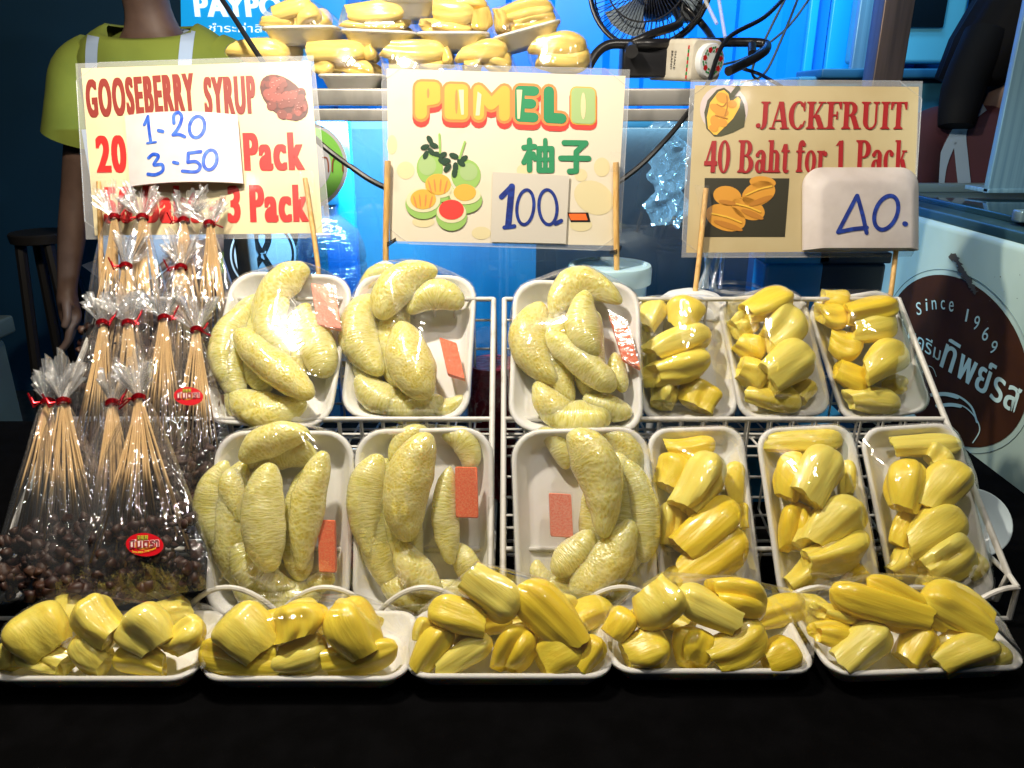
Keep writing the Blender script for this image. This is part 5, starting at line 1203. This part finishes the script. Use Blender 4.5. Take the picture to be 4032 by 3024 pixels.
for i in range(3): MB().lathe([(.037, .262 + i * .01), (.0385, .264 + i * .01), (.037, .268 + i * .01)], (p.x, p.y, .7375), 32, cap0=False, cap1=False).build('cup_rim', SIL, o)
for px, lb, mt, wd in ((745, 'bright blue plastic box behind the middle upper jackfruit pack', BLUEW, .045), (1090, 'dark navy plastic box behind the right upper jackfruit pack', M('navy_plastic', (.004, .03, .10), .4), .05)):
    p = at('F', px, 100, 1.16); o = root('storage_box', (p.x, p.y, .7375), lb, 'box', 'boxes behind the jackfruit packs'); MB().box((p.x, p.y, .895), (wd, .03, .157), bev=.006).build('box_body', mt, o); MB().box((p.x, p.y, 1.06), (wd + .004, .034, .008), bev=.003).build('lid', mt, o)
p = at('F', 500, 1080, 1.0); o = root('blue_bin', (p.x, 1.02, .7375), 'low blue plastic bin under the jackfruit rack', 'bin')
MB().loft([[Vector((p.x + q.x, 1.02 + q.y, .7375 + z)) for q in rrect(w_, d_, .02, 0)] for z, w_, d_ in ((0, .30, .10), (.10, .33, .12), (.104, .345, .135), (.108, .345, .135), (.104, .325, .115), (.01, .29, .09))]).build('bin_body', M('bin_blue', (.02, .16, .34), .4), o)
pp = at('X', 2098, 1130, .92); o = root('white_plate', pp, 'white plate leaning beside the ice cream cart', 'plate'); nn = Vector((-.25, -.75, .6)).normalized()
MB().lathe([(.0, .0), (.022, .0), (.026, .002), (.040, .009), (.041, .010), (.040, .0105), (.026, .004), (.022, .002), (.0, .002)], pp, 40, nn).build('plate_disc', M('plate_white', (.6, .72, .78), .25), o)

# ------------------------------------------------------------------ crates and stool at the dark left
DKG = noisy(M('crate_green', (.010, .018, .015), .7), (.006, .011, .010), (10, 10, 10))
o = root('plastic_crate', (-1.27, 1.25, 0), 'dark green plastic crate at the far left behind the table', 'crate')
MB().box((-1.27, 1.25, .42), (.27, .20, .42), bev=.012).build('crate_wall', DKG, o)
for z in (.2, .45, .7): MB().box((-1.27, 1.043, z), (.25, .006, .02), bev=.003).build('rib', DKG, o)
MB().box((-1.27, 1.25, .865), (.285, .215, .018), bev=.006).build('rim', DKG, o)
p = at('X', 88, 500, 2.3); o = root('wooden_stool', (p.x, p.y, 0), 'dark round stool left of the vendor', 'stool'); DW = M('dark_wood', (.012, .010, .009), .5)
MB().lathe([(.08, -.03), (.085, -.028), (.088, -.004), (.084, 0)], p, 32).build('seat', DW, o)
for a in (45, 135, 225, 315):
    d = Vector((math.cos(math.radians(a)), math.sin(math.radians(a)), 0)); MB().tube([p + d * .06 - Vector((0, 0, .03)), Vector((p.x, p.y, 0)) + d * .13], .016, 8).build('leg', DW, o)
MB().tube([Vector((p.x, p.y, .30)) + Vector((math.cos(i * PI / 12), math.sin(i * PI / 12), 0)) * .105 for i in range(24)], .008, 8, closed=True).build('stretcher', DW, o)


# ------------------------------------------------------------------ people
def skin_mesh(name, chains, mat, parent, levels=2, rootv=0):
    """chains: list of [(point, radius), ...]; shared points join, so the figure is one surface"""
    vs, es, rs, key = [], [], [], {}
    for ch in chains:
        prev = None
        for p, r in ch:
            k = tuple(round(c_, 4) for c_ in p)
            if k not in key: key[k] = len(vs); vs.append(Vector(p)); rs.append(r)
            if prev is not None and prev != key[k]: es.append((prev, key[k]))
            prev = key[k]
    mi = WM[parent.name].inverted(); me = bpy.data.meshes.new(name); me.from_pydata([tuple(mi @ v) for v in vs], es, []); me.update()
    ob = bpy.data.objects.new(name, me); COL.objects.link(ob); ob.parent = parent
    md = ob.modifiers.new('Skin', 'SKIN'); md.use_smooth_shade = True
    if not me.skin_vertices: 
        bm = bmesh.new(); bm.from_mesh(me); bm.verts.layers.skin.verify(); bm.to_mesh(me); bm.free()
    for i, r in enumerate(rs):
        sv = me.skin_vertices[0].data[i]; sv.radius = r if isinstance(r, tuple) else (r, r); sv.use_root = (i == rootv)
    sb = ob.modifiers.new('Subdivision', 'SUBSURF'); sb.levels = sb.render_levels = levels
    me.materials.append(mat); return ob


def hand(w, d, side, L=.17):
    """palm and five curled fingers hanging from wrist w along d; side = direction of the thumb"""
    nrm = d.cross(side).normalized(); pl0 = w + d * .03; kn = w + d * .085; ch = [[(w, .022), (pl0, (.030, .018)), (kn, (.034, .016))]]
    for i, (sx, ln) in enumerate(((.030, .070), (.011, .080), (-.009, .074), (-.027, .058))):
        b = kn + side * sx + d * .004; p1 = b + (d + nrm * .25).normalized() * ln * .48; p2 = p1 + (d + nrm * .75).normalized() * ln * .32; p3 = p2 + (d * .7 + nrm).normalized() * ln * .22
        ch.append([(kn, (.034, .016)), (b, .0105), (p1, .0092), (p2, .0082), (p3, .0065)])
    t0 = pl0 + side * .030; ch.append([(pl0, (.030, .018)), (t0, .0125), (t0 + (d + side * .45).normalized() * .036, .0105), (t0 + (d + side * .25 + nrm * .2).normalized() * .062, .0085)])
    return ch


SKIN = noisy(M('skin', (.12, .07, .05), .6, sss=.1), (.09, .05, .035), (20, 20, 20)); HAIR = M('black_hair', (.003, .003, .0035), .75, spec=.12)
PX, PY = -.835, 1.95
o = root('person', (PX, PY, 0), 'person in a lime green t-shirt with pale apron straps standing behind the gooseberry sign', 'person')
V3 = lambda x, y, z: Vector((PX + x, PY + y, z * 1.03))
nk = V3(0, 0, 1.405)
sL, sR = V3(-.165, 0, 1.30), V3(.165, 0, 1.30); eL = V3(-.255, .01, 1.04); wL = V3(-.305, -.03, .80); eR = V3(.22, .02, 1.06); wR = V3(.14, -.18, .93)
ch = [[(V3(0, 0, .93), (.15, .10)), (V3(0, 0, 1.08), (.12, .085)), (V3(0, 0, 1.22), (.12, .085)), (V3(0, 0, 1.31), (.07, .055)), (nk, .052), (V3(0, -.02, 1.47), .052), (V3(0, -.03, 1.53), (.072, .085)), (V3(0, -.03, 1.60), (.078, .092)), (V3(0, -.02, 1.66), (.055, .065))],
      [(V3(0, 0, 1.31), (.07, .055)), (sL, .043), ((sL + eL) / 2, .043), (eL, .036), ((eL * .6 + wL * .4), .036), (wL, .023)], [(V3(0, 0, 1.31), (.07, .055)), (sR, .043), ((sR + eR) / 2, .043), (eR, .036), (wR, .023)],
      [(V3(0, 0, .93), (.15, .10)), (V3(-.09, 0, .84), .085), (V3(-.10, 0, .48), .056), (V3(-.10, .01, .10), .036), (V3(-.10, -.10, .04), .03)], [(V3(0, 0, .93), (.15, .10)), (V3(.09, 0, .84), .085), (V3(.10, 0, .48), .056), (V3(.10, .01, .10), .036), (V3(.10, -.10, .04), .03)]]
ch += hand(wL, Vector((.0, -.10, -1)).normalized(), Vector((.35, -.93, .1)).normalized()); ch += hand(wR, Vector((-.4, -.8, -.3)).normalized(), Vector((-.5, .2, .8)).normalized())
skin_mesh('body', ch, SKIN, o)
f = MB().sphere(V3(0, -.118, 1.565), .014, 10, (.8, 1.1, 1.2)); f.build('nose', SKIN, o)
for sx in (-.031, .031): MB().sphere(V3(sx, -.105, 1.595), .010, 10, (1.2, .6, .7)).build('eye', M('eye_dark', (.02, .015, .012), .2), o); MB().sphere(V3(sx * 2.5, -.025, 1.58), .022, 10, (.4, .7, 1.2)).build('ear', SKIN, o)
MB().sphere(V3(0, -.106, 1.527), .016, 10, (1.3, .4, .45)).build('mouth', M('lips', (.32, .10, .09), .4), o)
MB().sphere(V3(0, .005, 1.63), .098, 20, (.92, 1.08, .95)).build('hair', HAIR, o)


def loft_shirt(name, par, V, rows, mat, drop=.0, n=48):
    rings = []
    for z, rx, ry, dy, fr in rows:
        rings.append([V(rx * math.cos(2 * PI * i / n) * (1 + .012 * noise.noise(Vector((math.cos(2 * PI * i / n) * 2, math.sin(2 * PI * i / n) * 2, z * 9)))), dy + ry * math.sin(2 * PI * i / n) + .010 * noise.noise(Vector((i * .4, z * 9, 3))), z - fr * max(0, -math.sin(2 * PI * i / n)) ** 1.5) for i in range(n)])
    return MB().loft(rings, False, False).build(name, mat, par, angle=0), rings


LIME = noisy(M('lime_cotton', (.20, .245, .03), .85), (.16, .20, .024), (8, 8, 8), bump=.2, bscale=(300, 300, 300), bdist=.001)
shirt, _r = loft_shirt('t_shirt', o, V3, [(.86, .185, .135, 0, 0), (1.0, .165, .125, 0, 0), (1.12, .168, .125, 0, 0), (1.22, .182, .128, 0, 0), (1.29, .190, .118, 0, 0), (1.335, .190, .108, 0, .0), (1.368, .170, .100, 0, .004), (1.392, .138, .094, 0, .022), (1.404, .116, .092, 0, .045), (1.408, .106, .088, 0, .075), (1.403, .100, .084, 0, .085)], LIME)
for sx, el_ in ((-1, eL), (1, eR)):
    A_ = V3(sx * .135, 0, 1.335); B_ = V3(sx * .185, 0, 1.30); C_ = V3(sx * .205, 0, 1.23); D_ = V3(sx * .232, .005, 1.16)
    sl = MB().tube(cat_rom([A_, B_, C_, D_], 6), [.060 + .012 * min(1, i / 12) for i in range(19)], 24); sl.build('sleeve', LIME, o, angle=60)
bv = BVHTree.FromPolygons([WM[o.name] @ v.co for v in shirt.data.vertices], [tuple(p.vertices) for p in shirt.data.polygons])


def ribbon(name, par, k, pts, w, mat, bv_, lift=.004, zfall=1.8):
    """a strap laid on a garment along photo points"""
    P = cat_rom([Vector((a, b, 0)) for a, b in pts], 8); L_, R_ = [], []
    for i, q in enumerate(P):
        d = (P[min(i + 1, len(P) - 1)] - P[max(i - 1, 0)]).normalized(); nn_ = Vector((-d.y, d.x, 0)) * w / 2; row = []
        for s in (-1, -.4, .4, 1):
            r = ray(k, q.x + nn_.x * s, q.y + nn_.y * s).normalized(); h_ = bv_.ray_cast(EYE, r, 6)
            row.append((h_[0] - r * lift) if h_[0] is not None else None)
        L_.append(row)
    ok = [r for r in L_ if all(x is not None for x in r)]
    if len(ok) < 2: return None
    top = ok; bot = [[p_ + Vector((0, .002, 0)) for p_ in r] for r in ok]
    mb = MB(); mb.loft(top, False, False, False); return mb.build(name, mat, par, angle=0)


STRAP = M('pale_strap', (.40, .50, .66), .7)
ribbon('apron_strap', o, 'Y', [(935, 165), (880, 300), (855, 450), (850, 640), (850, 800)], 112, STRAP, bv); ribbon('apron_strap', o, 'Y', [(1810, 120), (1765, 260), (1740, 420), (1725, 600), (1725, 800)], 128, STRAP, bv)
bb = MB().box(V3(0, -.145, 1.02), (.13, .004, .17), bev=.003); bb.build('apron_bib', STRAP, o)
# trousers
skin_mesh('trousers', [[(V3(0, 0, .92), (.165, .115)), (V3(-.09, 0, .82), .10), (V3(-.10, 0, .48), .075), (V3(-.10, .01, .10), .06)], [(V3(0, 0, .92), (.165, .115)), (V3(.09, 0, .82), .10), (V3(.10, 0, .48), .075), (V3(.10, .01, .10), .06)]], M('dark_trousers', (.01, .012, .02), .8), o)

STRAP2 = M('dim_strap', (.15, .21, .27), .8)  # strap colour darkened to stand for the dim light at this side
QX, QY = 1.13, 1.86
o = root('person', (QX, QY, 0), 'person with black hair and a maroon top with pale straps, right edge', 'person')
V4 = lambda x, y, z: Vector((QX + x, QY + y, z * .93))
sL, sR = V4(-.155, 0, 1.31), V4(.155, 0, 1.31); eL, wL = V4(-.20, -.04, 1.05), V4(-.12, -.22, .98); eR, wR = V4(.20, -.04, 1.05), V4(.12, -.22, .98)
ch = [[(V4(0, 0, .92), (.14, .10)), (V4(0, 0, 1.08), (.115, .085)), (V4(0, 0, 1.22), (.13, .09)), (V4(0, 0, 1.32), (.085, .07)), (V4(0, 0, 1.385), .05), (V4(0, -.02, 1.44), .048), (V4(0, -.03, 1.50), (.072, .085)), (V4(0, -.03, 1.57), (.076, .09)), (V4(0, -.02, 1.63), (.055, .065))],
      [(V4(0, 0, 1.32), (.085, .07)), (sL, .052), ((sL + eL) / 2, .042), (eL, .034), (wL, .022)], [(V4(0, 0, 1.32), (.085, .07)), (sR, .052), ((sR + eR) / 2, .042), (eR, .034), (wR, .022)],
      [(V4(0, 0, .92), (.14, .10)), (V4(-.09, 0, .82), .08), (V4(-.10, 0, .46), .054), (V4(-.10, .01, .08), .036)], [(V4(0, 0, .92), (.14, .10)), (V4(.09, 0, .82), .08), (V4(.10, 0, .46), .054), (V4(.10, .01, .08), .036)]]
ch += hand(wL, Vector((.3, -.9, -.2)).normalized(), Vector((.3, .1, .9)).normalized()); ch += hand(wR, Vector((-.3, -.9, -.2)).normalized(), Vector((-.3, .1, .9)).normalized())
skin_mesh('body', ch, SKIN, o)
MB().sphere(V4(0, -.115, 1.535), .014, 10, (.8, 1.1, 1.2)).build('nose', SKIN, o); MB().sphere(V4(0, -.104, 1.497), .016, 10, (1.3, .4, .45)).build('mouth', M('lips', (.32, .10, .09), .4), o)
for sx in (-.03, .03): MB().sphere(V4(sx, -.102, 1.565), .010, 10, (1.2, .6, .7)).build('eye', M('eye_dark', (.02, .015, .012), .2), o)
hm = MB(); hr = []
for z, rx, ry, dx, dy in ((1.685, .03, .03, 0, 0), (1.66, .075, .085, 0, .0), (1.60, .100, .105, 0, .012), (1.52, .112, .102, -.02, .018), (1.43, .085, .09, -.07, .01), (1.41, .04, .05, -.08, .0)):
    hr.append([V4(dx + rx * math.cos(2 * PI * i / 40) * (1 + .05 * math.sin(i * 2.3)), dy + ry * math.sin(2 * PI * i / 40), z) for i in range(40)])
hm.loft(hr); hm.build('long_hair', HAIR, o, angle=0)
lk_ = MB().tube(cat_rom([V4(-.085, -.02, 1.52), V4(-.13, -.05, 1.42), V4(-.15, -.08, 1.36), V4(-.155, -.09, 1.32)], 6), [.05 - .0008 * i for i in range(19)], 14); lk_.build('hair_lock', HAIR, o)
MAR = noisy(M('maroon_cotton', (.035, .003, .008), .85), (.025, .002, .006), (8, 8, 8))
shirt, _r = loft_shirt('maroon_top', o, V4, [(.84, .185, .135, 0, 0), (1.0, .165, .125, 0, 0), (1.12, .17, .125, 0, 0), (1.20, .182, .128, 0, 0), (1.27, .188, .118, 0, 0), (1.315, .18, .105, 0, 0), (1.345, .15, .092, 0, 0), (1.37, .11, .082, 0, .02), (1.385, .078, .07, 0, .035)], MAR)
for sx in (-1, 1): MB().tube(cat_rom([V4(sx * .13, 0, 1.31), V4(sx * .18, 0, 1.275), V4(sx * .205, -.02, 1.18), V4(sx * .212, -.03, 1.10)], 6), [.058 + .010 * min(1, i / 12) for i in range(19)], 24).build('sleeve', MAR, o, angle=60)
bv = BVHTree.FromPolygons([WM[o.name] @ v.co for v in shirt.data.vertices], [tuple(p.vertices) for p in shirt.data.polygons])
ribbon('apron_strap', o, 'R', [(1790, 670), (1640, 740), (1520, 830), (1440, 950), (1450, 1150), (1480, 1420)], 95, STRAP2, bv); ribbon('apron_strap', o, 'R', [(1430, 930), (1350, 1080), (1300, 1230), (1280, 1420)], 75, STRAP2, bv)
skin_mesh('trousers', [[(V4(0, 0, .92), (.16, .115)), (V4(-.09, 0, .82), .10), (V4(-.10, 0, .46), .075), (V4(-.10, .01, .08), .06)], [(V4(0, 0, .92), (.16, .115)), (V4(.09, 0, .82), .10), (V4(.10, 0, .46), .075), (V4(.10, .01, .08), .06)]], M('dark_trousers', (.01, .012, .02), .8), o)
